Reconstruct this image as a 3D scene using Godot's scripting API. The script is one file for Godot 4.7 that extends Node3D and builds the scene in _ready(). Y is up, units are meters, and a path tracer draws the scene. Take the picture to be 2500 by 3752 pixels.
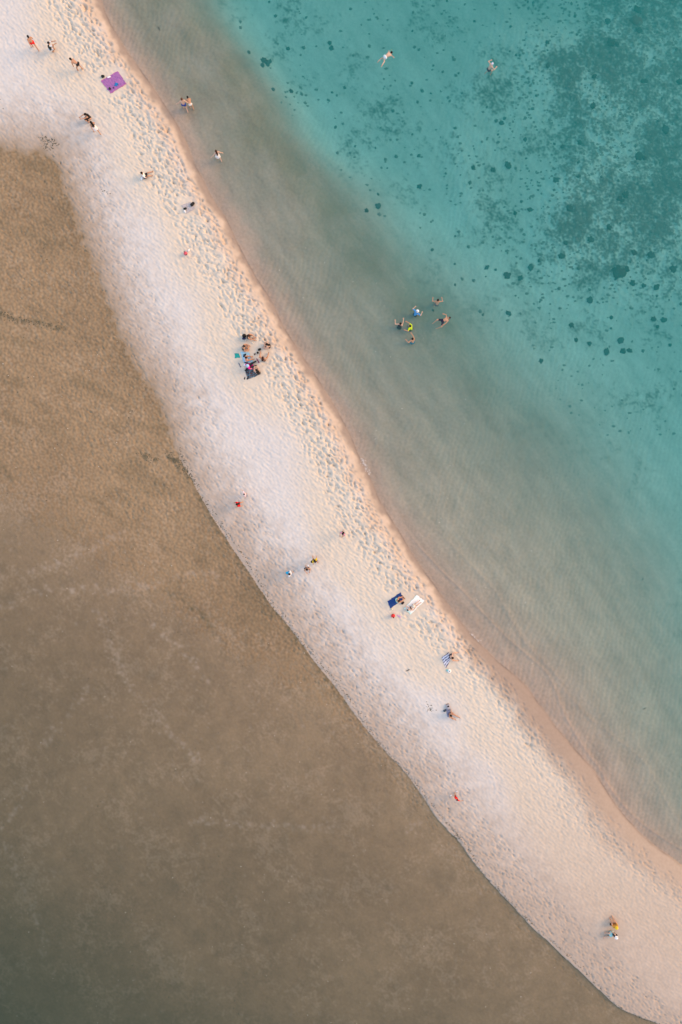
extends Node3D
# A sandbar seen straight down from about sixty metres, at sunset.

const S := 0.024            # metres per photograph pixel on the water plane
const EYE := 60.0           # camera height above the water, metres
const STEP := 0.085           # terrain cell

var rng := RandomNumberGenerator.new()
var xs := PackedFloat32Array()
var zs := PackedFloat32Array()
var fx0 := 0
var fz0 := 0
var nx := 0
var nz := 0
var H := PackedFloat32Array()
var KIND := PackedByteArray()
var COL := PackedColorArray()

# ---------------------------------------------------------------- curves
# shoreline points, photograph pixels (u, v)
var WR := [[300, -400], [345, -120], [372, 0], [413, 98], [476, 201], [545, 298], [608, 390], [668, 488], [708, 585], [775, 717], [838, 815], [880, 905], [930, 998], [987, 1089], [1056, 1221], [1136, 1342], [1205, 1451], [1262, 1549], [1322, 1680], [1366, 1770], [1406, 1855], [1481, 1975], [1549, 2084], [1612, 2170], [1715, 2310], [1800, 2400], [1921, 2506], [2036, 2661], [2105, 2741], [2178, 2826], [2277, 2973], [2381, 3082], [2500, 3173], [2700, 3340], [3200, 3800], [4200, 4700]]
var WL := [[150, -400], [160, 400], [185, 560], [215, 640], [255, 740], [300, 880], [367, 1049], [425, 1198], [488, 1336], [551, 1428], [601, 1531], [650, 1660], [705, 1760], [775, 1889], [861, 2021], [930, 2125], [998, 2222], [1079, 2320], [1171, 2446], [1257, 2555], [1290, 2605], [1389, 2726], [1503, 2853], [1600, 2995], [1680, 3082], [1761, 3191], [1870, 3311], [1956, 3403], [2030, 3472], [2117, 3552], [2208, 3638], [2277, 3698], [2390, 3745], [2560, 3790], [2900, 3900], [4000, 4700]]
var DROP := [[600, -400], [740, 0], [845, 150], [925, 290], [990, 370], [1120, 520], [1270, 680], [1400, 830], [1560, 980], [1700, 1120], [1830, 1270], [1990, 1430], [2130, 1600], [2290, 1800], [2420, 1990], [2560, 2250], [2900, 2900], [3600, 4200]]

func along(c: Array, v: float) -> float:
	var n := c.size()
	if v <= c[0][1]:
		return c[0][0] + (v - c[0][1]) * (c[1][0] - c[0][0]) / float(c[1][1] - c[0][1])
	for i in n - 1:
		if v < c[i + 1][1]:
			# Catmull-Rom in v
			var p0 = c[maxi(i - 1, 0)]
			var p1 = c[i]
			var p2 = c[i + 1]
			var p3 = c[mini(i + 2, n - 1)]
			var t: float = (v - p1[1]) / float(p2[1] - p1[1])
			var m1: float = (p2[0] - p0[0]) / float(maxi(1, p2[1] - p0[1])) * (p2[1] - p1[1])
			var m2: float = (p3[0] - p1[0]) / float(maxi(1, p3[1] - p1[1])) * (p2[1] - p1[1])
			var t2 := t * t
			var t3 := t2 * t
			return (2 * t3 - 3 * t2 + 1) * p1[0] + (t3 - 2 * t2 + t) * m1 + (-2 * t3 + 3 * t2) * p2[0] + (t3 - t2) * m2
	return c[n - 1][0] + (v - c[n - 1][1]) * (c[n - 1][0] - c[n - 2][0]) / float(c[n - 1][1] - c[n - 2][1])

func rows(c: Array) -> Array:
	var pos := PackedFloat32Array()
	var cosine := PackedFloat32Array()
	for j in nz:
		var v := zs[j] / S + 1876.0
		var a := along(c, v)
		var b := (along(c, v + 60.0) - along(c, v - 60.0)) / 120.0
		pos.append(a)
		cosine.append(1.0 / sqrt(1.0 + b * b))
	return [pos, cosine]

func noise(freq: float, seed: int, octaves := 1) -> FastNoiseLite:
	var n := FastNoiseLite.new()
	n.noise_type = FastNoiseLite.TYPE_SIMPLEX_SMOOTH
	n.seed = seed
	n.frequency = freq
	n.fractal_type = FastNoiseLite.FRACTAL_FBM if octaves > 1 else FastNoiseLite.FRACTAL_NONE
	n.fractal_octaves = octaves
	return n

func lin(r: float, g: float, b: float) -> Color:
	return Color(r, g, b)

func smin(a: float, b: float, k: float) -> float:
	var h := clampf(0.5 + 0.5 * (b - a) / k, 0.0, 1.0)
	return lerpf(b, a, h) - k * h * (1.0 - h)

# ---------------------------------------------------------------- terrain
func build_terrain() -> void:
	var side := 34.0
	var deep := 50.0
	var x := -130.0
	while x < -side - 0.01:
		xs.append(x)
		x += 6.0
	fx0 = xs.size()
	for i in int(2 * side / STEP) + 1:
		xs.append(-side + i * STEP)
	x = side + 6.0
	while x <= 130.0:
		xs.append(x)
		x += 6.0
	var z := -140.0
	while z < -deep - 0.01:
		zs.append(z)
		z += 6.0
	fz0 = zs.size()
	for j in int(2 * deep / STEP) + 1:
		zs.append(-deep + j * STEP)
	z = deep + 6.0
	while z <= 140.0:
		zs.append(z)
		z += 6.0
	nx = xs.size()
	nz = zs.size()
	var right := rows(WR)
	var left := rows(WL)
	var drop := rows(DROP)
	var n_edge := noise(0.35, 3, 2)
	var n_big := noise(0.06, 5, 2)
	var n_mid := noise(0.4, 7, 3)
	var n_dimple := noise(1.0, 11, 2)
	var n_grain := noise(3.3, 13)
	var n_patch := noise(0.16, 17, 4)
	var n_spot := noise(1.1, 19, 2)
	var n_ripple := noise(1.0, 23)
	H.resize(nx * nz)
	KIND.resize(nx * nz)
	COL.resize(nx * nz)
	var dry := lin(0.59, 0.575, 0.565)
	var trod := lin(0.61, 0.55, 0.47)
	var damp := lin(0.56, 0.44, 0.34)
	var wet := lin(0.32, 0.255, 0.21)
	var flank := lin(0.39, 0.325, 0.275)
	var mud := lin(0.265, 0.194, 0.120)
	var silt := lin(0.218, 0.155, 0.094)
	var shoal := lin(0.238, 0.228, 0.19)
	var bar := lin(0.305, 0.28, 0.228)
	var olive := lin(0.15, 0.15, 0.105)
	var coral := lin(0.41, 0.68, 0.63)  # not plain coral sand: the water's turquoise depth colour painted into the bed
	var weed := lin(0.045, 0.05, 0.043)
	for j in nz:
		z = zs[j]
		var v := z / S + 1876.0
		for i in nx:
			x = xs[i]
			var u := x / S + 1250.0
			var e := n_edge.get_noise_2d(x, z)
			var d_r: float = (right[0][j] - u) * right[1][j] * S + e * 0.06
			var d_l: float = (u - left[0][j]) * left[1][j] * S + e * 0.06
			var d_t := (552.0 + 0.12 * u - v) * S + e * 0.3
			d_l = -smin(-d_l, -d_t, 1.2)
			d_l += n_mid.get_noise_2d(x * 2.2, z * 2.2) * 0.45 * (1.0 - smoothstep(1500.0, 1900.0, v))
			var s: float = (u - drop[0][j]) * drop[1][j] * S + n_big.get_noise_2d(x, z) * 1.2
			var big := n_big.get_noise_2d(x, z)
			var mid := n_mid.get_noise_2d(x, z)
			var grain := n_grain.get_noise_2d(x, z)
			var spot := n_spot.get_noise_2d(x, z)
			var y := 0.0
			var c: Color
			var at := j * nx + i
			if d_r <= 0.0:
				# the open sea's floor
				var off := -d_r
				y = -0.20 * (1.0 - exp(-off / 2.5)) - 0.010 * off
				var soft := smoothstep(300.0, 1600.0, v)
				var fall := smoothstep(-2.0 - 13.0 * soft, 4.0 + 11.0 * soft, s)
				y -= fall * 1.75 + maxf(s, 0.0) * 0.010
				var rip := sin(x * 14.0 + z * 4.0 + n_ripple.get_noise_2d(x * 0.3, z * 0.3) * 4.0) * clampf(0.35 + big * 1.5 + smoothstep(1400.0, 2000.0, u) * 0.6, 0.0, 1.0)
				var reef := smoothstep(1650.0, 2300.0, u + big * 400.0) * (1.0 - smoothstep(750.0, 1350.0, v))
				y += reef * fall * (0.75 + spot * 0.12)
				y += mid * 0.05 + big * 0.12 * fall + rip * 0.010 + spot * 0.02 + (0.045 * exp(-pow((off - 1.3 - 0.9 * sin(v * 0.006)) / 0.14, 2.0)) + 0.03 * exp(-pow((off - 3.2 - 0.8 * sin(v * 0.009 + 1.0)) / 0.18, 2.0))) * smoothstep(1850.0, 2050.0, v)
				var patch := n_patch.get_noise_2d(x, z)
				c = wet.lerp(shoal.lerp(bar, smoothstep(1300.0, 2300.0, v + big * 300.0)), smoothstep(0.0, 2.5 + 5.0 * smoothstep(1700.0, 2400.0, v), off + mid))
				c = c.lerp(olive, 0.8 * exp(-pow((s + 2.5) / 3.0, 2.0)) * clampf(0.75 + patch, 0.0, 1.0) * (1.0 - smoothstep(1000.0, 1900.0, v)))
				c = c.lerp(coral, smoothstep(0.2, 1.0, fall))  # turquoise of deep water painted into the bed beyond the drop-off
				var growth := smoothstep(-0.15, 0.95, patch * 0.95 + spot * 0.55 + grain * 0.45 + mid * 0.35 + reef * 0.80 - 0.26)
				c = c.lerp(weed, growth * 0.9 * fall)
				c = c * (1.0 + grain * 0.10 + rip * 0.045 + mid * 0.06 + n_mid.get_noise_2d((x * 0.55 + z * 0.83) * 0.45, (x * 0.83 - z * 0.55) * 1.7) * 0.16)  # ripple light and dark also painted into the bed colour
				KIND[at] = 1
			elif d_l <= 0.0:
				# the tidal flat and the lagoon's bed
				var off := -d_l
				var q := (v - 1830.0 - 0.66 * u) * S * 0.83
				var out := 1.0 - smoothstep(-7.0, 5.0, q + mid * 3.5 + spot * 1.5)
				y = 0.035 * out - (1.0 - out) * 0.03 - maxf(q, 0.0) * 0.016 - maxf(q - 24.0, 0.0) * 0.028
				y += n_dimple.get_noise_2d(x * 2.4 + z * 0.6, z * 1.7 - x * 0.4) * (0.012 + 0.035 * out) + mid * 0.015
				c = silt.lerp(mud, smoothstep(0.0, 1.0, out + big * 0.5))
				var north := 1.0 - smoothstep(1500.0, 1900.0, v)
				c = c.lerp(mud * 0.8, 0.5 * exp(-off / 1.6) * (1.0 - north))
				c = c.lerp(mud * 0.86, 0.7 * north * exp(-off / 1.4))
				c = c.lerp(mud * 0.95, 0.7 * exp(-off / 6.0) * (1.0 - out))
				c = c.lerp(lin(0.31, 0.24, 0.17), clampf(n_patch.get_noise_2d(x * 1.3, z * 1.3) * 0.7 + spot * 0.35 + grain * 0.25 - 0.12, 0.0, 0.35))
				c = c.lerp(lin(0.17, 0.13, 0.078), clampf(n_patch.get_noise_2d((x + z * 0.5) * 0.7 + 90.0, (z - x * 0.5) * 1.8) * 1.2 - 0.15, 0.0, 0.45) * out)
				c = c * (1.0 + grain * (0.09 + 0.12 * out) + mid * 0.12 + spot * 0.07 + big * 0.10)
				KIND[at] = 2
			else:
				var up := 0.80 * (1.0 - exp(-d_r / 2.4))
				var flat := 0.035 + 0.03 * d_l + 0.025 * smoothstep(0.0, 0.6, d_l)
				y = smin(up, flat, 0.12)
				y = maxf(y, 0.004)
				var band := smoothstep(1.0, 2.2, d_r) * (1.0 - smoothstep(5.0, 8.5, d_r + big * 3.0))
				var rough := smoothstep(0.7, 2.0, d_r) * smoothstep(-0.2, 0.3, d_l)
				y += (n_dimple.get_noise_2d((x + z) * 1.0, (x - z) * 2.4) * (0.022 + 0.022 * band) * (1.0 - 0.6 * smoothstep(2700.0, 3300.0, v)) + mid * 0.010 + grain * 0.017 + spot * 0.008) * rough
				c = dry.lerp(trod, band)
				var moist := 1.0 - smoothstep(0.6, 2.6 + 1.2 * smoothstep(2400.0, 3300.0, v), d_r + mid * 0.7)
				c = c.lerp(damp, moist)
				var strip := 0.6 + 1.9 * smoothstep(2250.0, 2600.0, v) - 0.5 * smoothstep(3000.0, 3500.0, v)
				c = c.lerp(wet, 1.0 - smoothstep(strip * 0.35, strip * 1.35, d_r + mid * 0.35 + spot * 0.15))
				var south := smoothstep(2500.0, 3500.0, v)
				c = c.lerp(lin(0.475, 0.385, 0.31), 0.85 * south)
				c = c.lerp(flank, (1.0 - smoothstep(-0.2, 6.2, d_l + mid * 0.8 + big * 0.8 + spot * 0.9)) * 0.95)
				c = c.lerp(mud, 0.9 * (1.0 - smoothstep(1500.0, 1900.0, v)) * exp(-d_l / 0.9))
				c = c * (1.0 + grain * 0.05 + mid * 0.03 + spot * 0.03)
				c = c.lerp(wet * 0.72, exp(-d_r * d_r / 0.02) * clampf(0.7 + mid, 0.0, 1.0))
				KIND[at] = 0
			H[at] = y
			c.a = 1.0
			COL[at] = c
	tread()
	trails()
	for f in [[417, 302, 1.35], [690, 762, 0.9], [905, 1311, 1.15], [929, 1371, 1.0], [869, 1304, 0.4], [1450, 2200, 1.05], [1518, 2215, 1.15], [1636, 2420, 0.95], [1643, 2606, 0.9], [935, 1290, 0.8], [970, 1295, 0.9], [910, 1250, 0.7], [2250, 3408, 1.0], [545, 643, 0.6], [1441, 2257, 0.4]]:
		press(f[0], f[1], f[2])

func index_at(x: float, z: float) -> Vector2i:
	return Vector2i(fx0 + roundi((x + 34.0) / STEP), fz0 + roundi((z + 50.0) / STEP))

func dent(x: float, z: float, length: float, width: float, turn: float, depth: float, rim := 0.35) -> void:
	var r := length * 1.9
	var a := index_at(x - r, z - r)
	var b := index_at(x + r, z + r)
	if a.x <= fx0 or a.y <= fz0 or b.x >= nx - 60 or b.y >= nz - 60:
		if a.x < 1 or a.y < 1 or b.x >= nx - 1 or b.y >= nz - 1:
			return
	var ct := cos(turn)
	var st := sin(turn)
	for j in range(a.y, b.y + 1):
		for i in range(a.x, b.x + 1):
			var dx := xs[i] - x
			var dz := zs[j] - z
			var p := (dx * ct + dz * st) / length
			var q := (-dx * st + dz * ct) / width
			var k := p * p + q * q
			if k < 6.0:
				# a hollow with a pushed-up rim
				H[j * nx + i] -= depth * (exp(-k * 1.3) * (1.0 + rim) - rim * exp(-k * 0.45))

func tread() -> void:
	# footprints: dense in the trodden band behind the berm, older and shallower over the rest
	rng.seed = 41
	for k in 11500:
		var v := rng.randf_range(-120.0, 3900.0)
		var edge := along(WR, v)
		var r := rng.randf()
		var away := 42.0 + 160.0 * r if rng.randf() < 0.74 else rng.randf_range(60.0, 480.0)
		if v > 2400.0:
			away += rng.randf_range(0.0, 75.0) * smoothstep(2400.0, 2700.0, v)
			if rng.randf() < 0.35:
				continue
		var u := edge - away
		if u < along(WL, v) + 30.0 and v > 500.0:
			continue
		var near := 1.0 - smoothstep(120.0, 260.0, away)
		dent((u - 1250.0) * S, (v - 1876.0) * S, rng.randf_range(0.10, 0.25), rng.randf_range(0.07, 0.125), rng.randf_range(-0.3, 1.9), lerpf(0.03, 0.10, near) * (1.0 - 0.45 * smoothstep(2200.0, 2600.0, v)) * (0.3 + 1.2 * pow(rng.randf(), 1.6)), 0.2)
	# small old dimples over the lagoon flank and the bare flat
	for k in 9000:
		var v := rng.randf_range(380.0, 3780.0)
		var wide := 330.0 if v < 1900.0 else 60.0
		var u := along(WL, v) + rng.randf_range(-wide, 190.0)
		if u > along(WR, v) - 60.0 or u < -90.0:
			continue
		if v < 560.0 and u > 200.0:
			continue
		dent((u - 1250.0) * S, (v - 1876.0) * S, rng.randf_range(0.08, 0.19), rng.randf_range(0.06, 0.11), rng.randf_range(0.2, 1.6), (0.024 + 0.055 * pow(rng.randf(), 2.0)) * (1.0 if u > along(WL, v) else 0.7), 0.25)
	# single tracks of walkers along the bar
	for t in [[1500, 2250, 2100, 3050, 0.04], [1640, 2480, 1850, 2950, 0.05], [600, 500, 900, 1300, 0.03], [1240, 1650, 1500, 2150, 0.05], [1650, 2300, 2080, 2960, 0.06], [1690, 2350, 2000, 2760, 0.05], [830, 860, 1290, 1690, 0.05], [400, 180, 790, 830, 0.05]]:
		var a := Vector2(t[0], t[1])
		var b := Vector2(t[2], t[3])
		var n := int(a.distance_to(b) * S / 0.62)
		var dir := (b - a).normalized()
		for k in n:
			var p := a.lerp(b, float(k) / n) + dir.orthogonal() * (6.0 * (1 if k % 2 else -1) + 14.0 * sin(k * 0.21)) + Vector2(rng.randf_range(-4, 4), rng.randf_range(-4, 4))
			dent((p.x - 1250.0) * S, (p.y - 1876.0) * S, 0.17, 0.10, dir.angle(), t[4])

# pale clouds of stirred-up sediment where people have waded through the lagoon
func blot(x: float, z: float, r: float, tint: Color, much: float) -> void:
	var a := index_at(x - r * 1.6, z - r * 1.6)
	var b := index_at(x + r * 1.6, z + r * 1.6)
	if a.x < fx0 or a.y < fz0 or b.x >= nx - 20 or b.y >= nz - 20:
		return
	for j in range(a.y, b.y + 1):
		for i in range(a.x, b.x + 1):
			var at := j * nx + i
			if KIND[at] == 2:
				var k := (Vector2(xs[i] - x, zs[j] - z) / r).length_squared()
				var c := COL[at].lerp(tint, much * exp(-k * 1.8))
				c.a = 1.0
				COL[at] = c

func trails() -> void:
	rng.seed = 59
	var pale := lin(0.37, 0.30, 0.235)
	for t in [[356, 2230, 402, 2345, 436, 2449, 482, 2529, 562, 2609, 614, 2678, 689, 2753, 740, 2800], [551, 2288, 631, 2362, 723, 2437, 770, 2500], [0, 2236, 115, 2167, 287, 2156, 448, 2173, 557, 2144, 689, 2104, 803, 2098], [143, 2747, 241, 2626, 321, 2517], [-10, 3045, 75, 2955, 103, 2875], [10, 3100, 57, 3242, 115, 3345, 143, 3472, 155, 3530], [700, 3013, 890, 3025, 1100, 3040, 1240, 3035], [80, 2100, 230, 2060, 330, 2010, 450, 1950], [1540, 3010, 1520, 3040, 1480, 3045]]:
		for k in t.size() / 2 - 1:
			var a := Vector2(t[2 * k], t[2 * k + 1])
			var b := Vector2(t[2 * k + 2], t[2 * k + 3])
			for q in int(a.distance_to(b) / 5.0):
				var p := a.lerp(b, rng.randf()) + Vector2(rng.randfn(0, 9), rng.randfn(0, 9))
				blot((p.x - 1250) * S, (p.y - 1876) * S, rng.randf_range(0.08, 0.24), pale, rng.randf_range(0.1, 0.48))
	# dark films of algae on the flat
	for t in [[-20, 1140, 60, 1172], [60, 1170, 240, 1202], [515, 1660, 590, 1690], [620, 1668, 700, 1755], [700, 1755, 790, 1910], [790, 1910, 880, 2045], [880, 2045, 1010, 2235], [0, 1700, 60, 1760], [1010, 2235, 1180, 2455], [1180, 2455, 1300, 2615], [610, 2160, 720, 2230], [720, 2230, 800, 2320]]:
		var a := Vector2(t[0], t[1])
		var b := Vector2(t[2], t[3])
		for q in int(a.distance_to(b) / 2.2):
			var p := a.lerp(b, rng.randf()) + Vector2(rng.randfn(-4, 7), rng.randfn(0, 7))
			blot((p.x - 1250) * S, (p.y - 1876) * S, rng.randf_range(0.06, 0.20), lin(0.085, 0.08, 0.05), rng.randf_range(0.1, 0.5))
	for k in 900:
		var v := rng.randf_range(1900.0, 3800.0)
		var u := rng.randf_range(-40.0, along(WL, v))
		if rng.randf() < 0.7:
			blot((u - 1250) * S, (v - 1876) * S, rng.randf_range(0.08, 0.22), pale, rng.randf_range(0.05, 0.35))
		else:
			blot((u - 1250) * S, (v - 1876) * S, rng.randf_range(0.2, 0.9), lin(0.13, 0.10, 0.065), rng.randf_range(0.1, 0.3))

# sand pressed level where people have sat down and spread their things
func press(u: float, v: float, r: float) -> void:
	var x := (u - 1250.0) * S
	var z := (v - 1876.0) * S
	var a := index_at(x - r * 1.4, z - r * 1.4)
	var b := index_at(x + r * 1.4, z + r * 1.4)
	var sum := Vector3.ZERO
	var n := 0
	var sx := 0.0
	var sz := 0.0
	var sxx := 0.0
	var szz := 0.0
	for j in range(a.y, b.y + 1):
		for i in range(a.x, b.x + 1):
			var h := H[j * nx + i]
			sum.y += h
			sx += h * (xs[i] - x)
			sz += h * (zs[j] - z)
			sxx += pow(xs[i] - x, 2)
			szz += pow(zs[j] - z, 2)
			n += 1
	for j in range(a.y, b.y + 1):
		for i in range(a.x, b.x + 1):
			var d := Vector2(xs[i] - x, zs[j] - z)
			var level := sum.y / n + d.x * sx / sxx + d.y * sz / szz
			var at := j * nx + i
			H[at] = lerpf(H[at], level + (H[at] - level) * 0.15, 1.0 - smoothstep(r * 0.8, r * 1.3, d.length()))

func ground(x: float, z: float) -> float:
	var fi := fx0 + (x + 34.0) / STEP
	var fj := fz0 + (z + 50.0) / STEP
	var i := clampi(int(fi), fx0, nx - 20)
	var j := clampi(int(fj), fz0, nz - 20)
	var a := fi - i
	var b := fj - j
	var at := j * nx + i
	return lerpf(lerpf(H[at], H[at + 1], a), lerpf(H[at + nx], H[at + nx + 1], a), b)

func lay_terrain() -> void:
	var names := ["beach", "seabed", "tidal_flat"]
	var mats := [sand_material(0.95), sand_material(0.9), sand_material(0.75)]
	var normals := PackedVector3Array()
	normals.resize(nx * nz)
	for j in nz:
		var j0 := maxi(j - 1, 0)
		var j1 := mini(j + 1, nz - 1)
		for i in nx:
			var i0 := maxi(i - 1, 0)
			var i1 := mini(i + 1, nx - 1)
			normals[j * nx + i] = Vector3(-(H[j * nx + i1] - H[j * nx + i0]) / (xs[i1] - xs[i0]), 1.0, -(H[j1 * nx + i] - H[j0 * nx + i]) / (zs[j1] - zs[j0])).normalized()
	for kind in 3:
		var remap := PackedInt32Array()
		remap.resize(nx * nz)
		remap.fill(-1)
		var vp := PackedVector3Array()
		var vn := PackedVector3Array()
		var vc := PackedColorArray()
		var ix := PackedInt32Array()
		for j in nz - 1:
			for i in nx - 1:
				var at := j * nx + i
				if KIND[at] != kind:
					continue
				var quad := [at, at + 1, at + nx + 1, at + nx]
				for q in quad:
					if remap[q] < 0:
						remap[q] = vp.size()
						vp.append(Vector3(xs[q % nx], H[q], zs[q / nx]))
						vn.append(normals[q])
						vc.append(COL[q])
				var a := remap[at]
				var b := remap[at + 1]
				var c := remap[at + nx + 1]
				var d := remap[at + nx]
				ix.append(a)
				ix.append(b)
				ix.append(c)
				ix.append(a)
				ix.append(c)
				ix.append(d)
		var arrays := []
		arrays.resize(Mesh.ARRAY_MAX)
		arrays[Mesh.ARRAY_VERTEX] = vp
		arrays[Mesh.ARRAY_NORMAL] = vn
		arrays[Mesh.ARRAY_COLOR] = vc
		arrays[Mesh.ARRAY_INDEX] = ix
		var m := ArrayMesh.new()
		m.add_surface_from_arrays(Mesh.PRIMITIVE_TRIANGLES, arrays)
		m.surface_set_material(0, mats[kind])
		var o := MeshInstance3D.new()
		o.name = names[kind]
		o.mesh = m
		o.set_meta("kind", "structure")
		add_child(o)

func sand_material(rough: float) -> StandardMaterial3D:
	var m := StandardMaterial3D.new()
	m.vertex_color_use_as_albedo = true
	m.roughness = rough
	m.metallic_specular = 0.3
	return m

func lay_water() -> void:
	var pane := StandardMaterial3D.new()
	pane.transparency = BaseMaterial3D.TRANSPARENCY_ALPHA
	pane.albedo_color = Color(0.6, 0.75, 0.72, 0.02)
	pane.roughness = 0.06
	pane.metallic_specular = 0.25
	var m := PlaneMesh.new()
	m.size = Vector2(258, 278)
	m.material = pane
	var o := MeshInstance3D.new()
	o.name = "water"
	o.mesh = m
	o.set_meta("kind", "structure")
	add_child(o)
	# the sea on one side of the bar, the silty lagoon on the other; the bar itself parts them
	water_body("sea_water", 1.0, 0.27, Color(0.06, 0.88, 0.89))
	water_body("lagoon_water", -1.0, 0.50, Color(0.12, 0.40, 0.32))

func water_body(called: String, way: float, density: float, tint: Color) -> void:
	var fog := FogVolume.new()
	fog.name = called
	fog.shape = RenderingServer.FOG_VOLUME_SHAPE_BOX
	fog.size = Vector3(110, 6.0, 230)
	var axis := Vector3(0.656, 0, 1).normalized()       # along the bar
	var across := Vector3(axis.z, 0, -axis.x)           # towards the sea
	var middle := Vector3((1263.0 - 1250.0) * S, -3.006, 0)
	fog.transform = Transform3D(Basis(across, Vector3.UP, axis), middle + across * way * 55.01)
	var fm := FogMaterial.new()
	fm.density = density
	fm.albedo = tint
	fog.material = fm
	fog.set_meta("kind", "structure")
	add_child(fog)

func _ready() -> void:
	var cam := Camera3D.new()
	cam.name = "camera"
	cam.fov = 73.77
	cam.far = 600.0
	add_child(cam)
	cam.transform = Transform3D(Basis(Vector3(1, 0, 0), Vector3(0, 0, -1), Vector3(0, 1, 0)), Vector3(0, EYE, 0))
	cam.current = true
	var env := Environment.new()
	env.background_mode = Environment.BG_SKY
	var sky := Sky.new()
	var sm := ProceduralSkyMaterial.new()
	sm.sky_top_color = Color(0.745, 0.805, 0.885)
	sm.sky_horizon_color = Color(0.90, 0.84, 0.83)
	sm.sky_curve = 0.12
	sm.ground_bottom_color = Color(0.3, 0.35, 0.36)
	sm.ground_horizon_color = Color(0.7, 0.62, 0.58)
	sm.sun_angle_max = 1.0
	sky.sky_material = sm
	env.sky = sky
	env.tonemap_mode = Environment.TONE_MAPPER_LINEAR
	env.background_energy_multiplier = 0.62
	env.tonemap_exposure = 2.50
	env.volumetric_fog_enabled = true
	env.volumetric_fog_density = 0.0
	env.sdfgi_enabled = true
	env.ssao_enabled = true
	env.ssil_enabled = true
	var we := WorldEnvironment.new()
	we.name = "world_environment"
	we.environment = env
	add_child(we)
	var sun := DirectionalLight3D.new()
	sun.name = "sun"
	sun.light_energy = 0.5
	sun.light_angular_distance = 34.0
	sun.light_color = Color(1.0, 0.80, 0.60)
	sun.shadow_enabled = true
	add_child(sun)
	sun.look_at_from_position(Vector3.ZERO, -Vector3(0.90, 0.46, -0.28), Vector3.UP)

	var t0 := Time.get_ticks_msec()
	build_terrain()
	print("terrain ", Time.get_ticks_msec() - t0)
	lay_terrain()
	print("laid ", Time.get_ticks_msec() - t0)
	lay_water()
	people()
	print("people ", Time.get_ticks_msec() - t0)
	belongings()
	print("belongings ", Time.get_ticks_msec() - t0)
	seabed_life()
	print("done ", Time.get_ticks_msec() - t0)

# ---------------------------------------------------------------- helpers for things
var taken := {}
var mat_cache := {}
var mesh_cache := {}

func named(base: String) -> String:
	taken[base] = taken.get(base, -1) + 1
	return base if taken[base] == 0 else "%s_%03d" % [base, taken[base]]

func mat(r: float, g: float, b: float, rough := 0.8) -> StandardMaterial3D:
	var key := [r, g, b, rough]
	if not mat_cache.has(key):
		var m := StandardMaterial3D.new()
		m.albedo_color = Color(r, g, b).linear_to_srgb()
		m.roughness = rough
		m.metallic_specular = 0.4
		mat_cache[key] = m
	return mat_cache[key]

func spot_at(u: float, v: float, above := 0.0) -> Vector3:
	# the ground point whose spot ABOVE metres up lies on the ray through that pixel
	var y := 0.0
	for k in 4:
		var f := (EYE - y - above) / EYE * S
		y = ground((u - 1250.0) * f, (v - 1876.0) * f)
	var g := (EYE - y - above) / EYE * S
	return Vector3((u - 1250.0) * g, y, (v - 1876.0) * g)

func high_ground(p: Vector3, r: float) -> float:
	var y := ground(p.x, p.z)
	for k in 8:
		y = maxf(y, ground(p.x + r * cos(k * TAU / 8), p.z + r * sin(k * TAU / 8)))
	return y

func thing(called: String, label: String, category: String, at: Vector3, turn := 0.0, group := "") -> Node3D:
	var o := Node3D.new()
	o.name = named(called)
	add_child(o)
	o.position = at
	o.rotation.y = turn
	o.set_meta("label", label)
	o.set_meta("category", category)
	if group:
		o.set_meta("group", group)
	return o

func part(parent: Node, called: String, m: Mesh, mm: Material) -> MeshInstance3D:
	var o := MeshInstance3D.new()
	o.name = called
	o.mesh = m
	o.material_override = mm
	parent.add_child(o, true)
	return o

func to_mesh(vp: PackedVector3Array, vn: PackedVector3Array, ix: PackedInt32Array, vc := PackedColorArray()) -> ArrayMesh:
	var arrays := []
	arrays.resize(Mesh.ARRAY_MAX)
	arrays[Mesh.ARRAY_VERTEX] = vp
	arrays[Mesh.ARRAY_NORMAL] = vn
	if vc.size():
		arrays[Mesh.ARRAY_COLOR] = vc
	arrays[Mesh.ARRAY_INDEX] = ix
	var m := ArrayMesh.new()
	m.add_surface_from_arrays(Mesh.PRIMITIVE_TRIANGLES, arrays)
	return m

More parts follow.
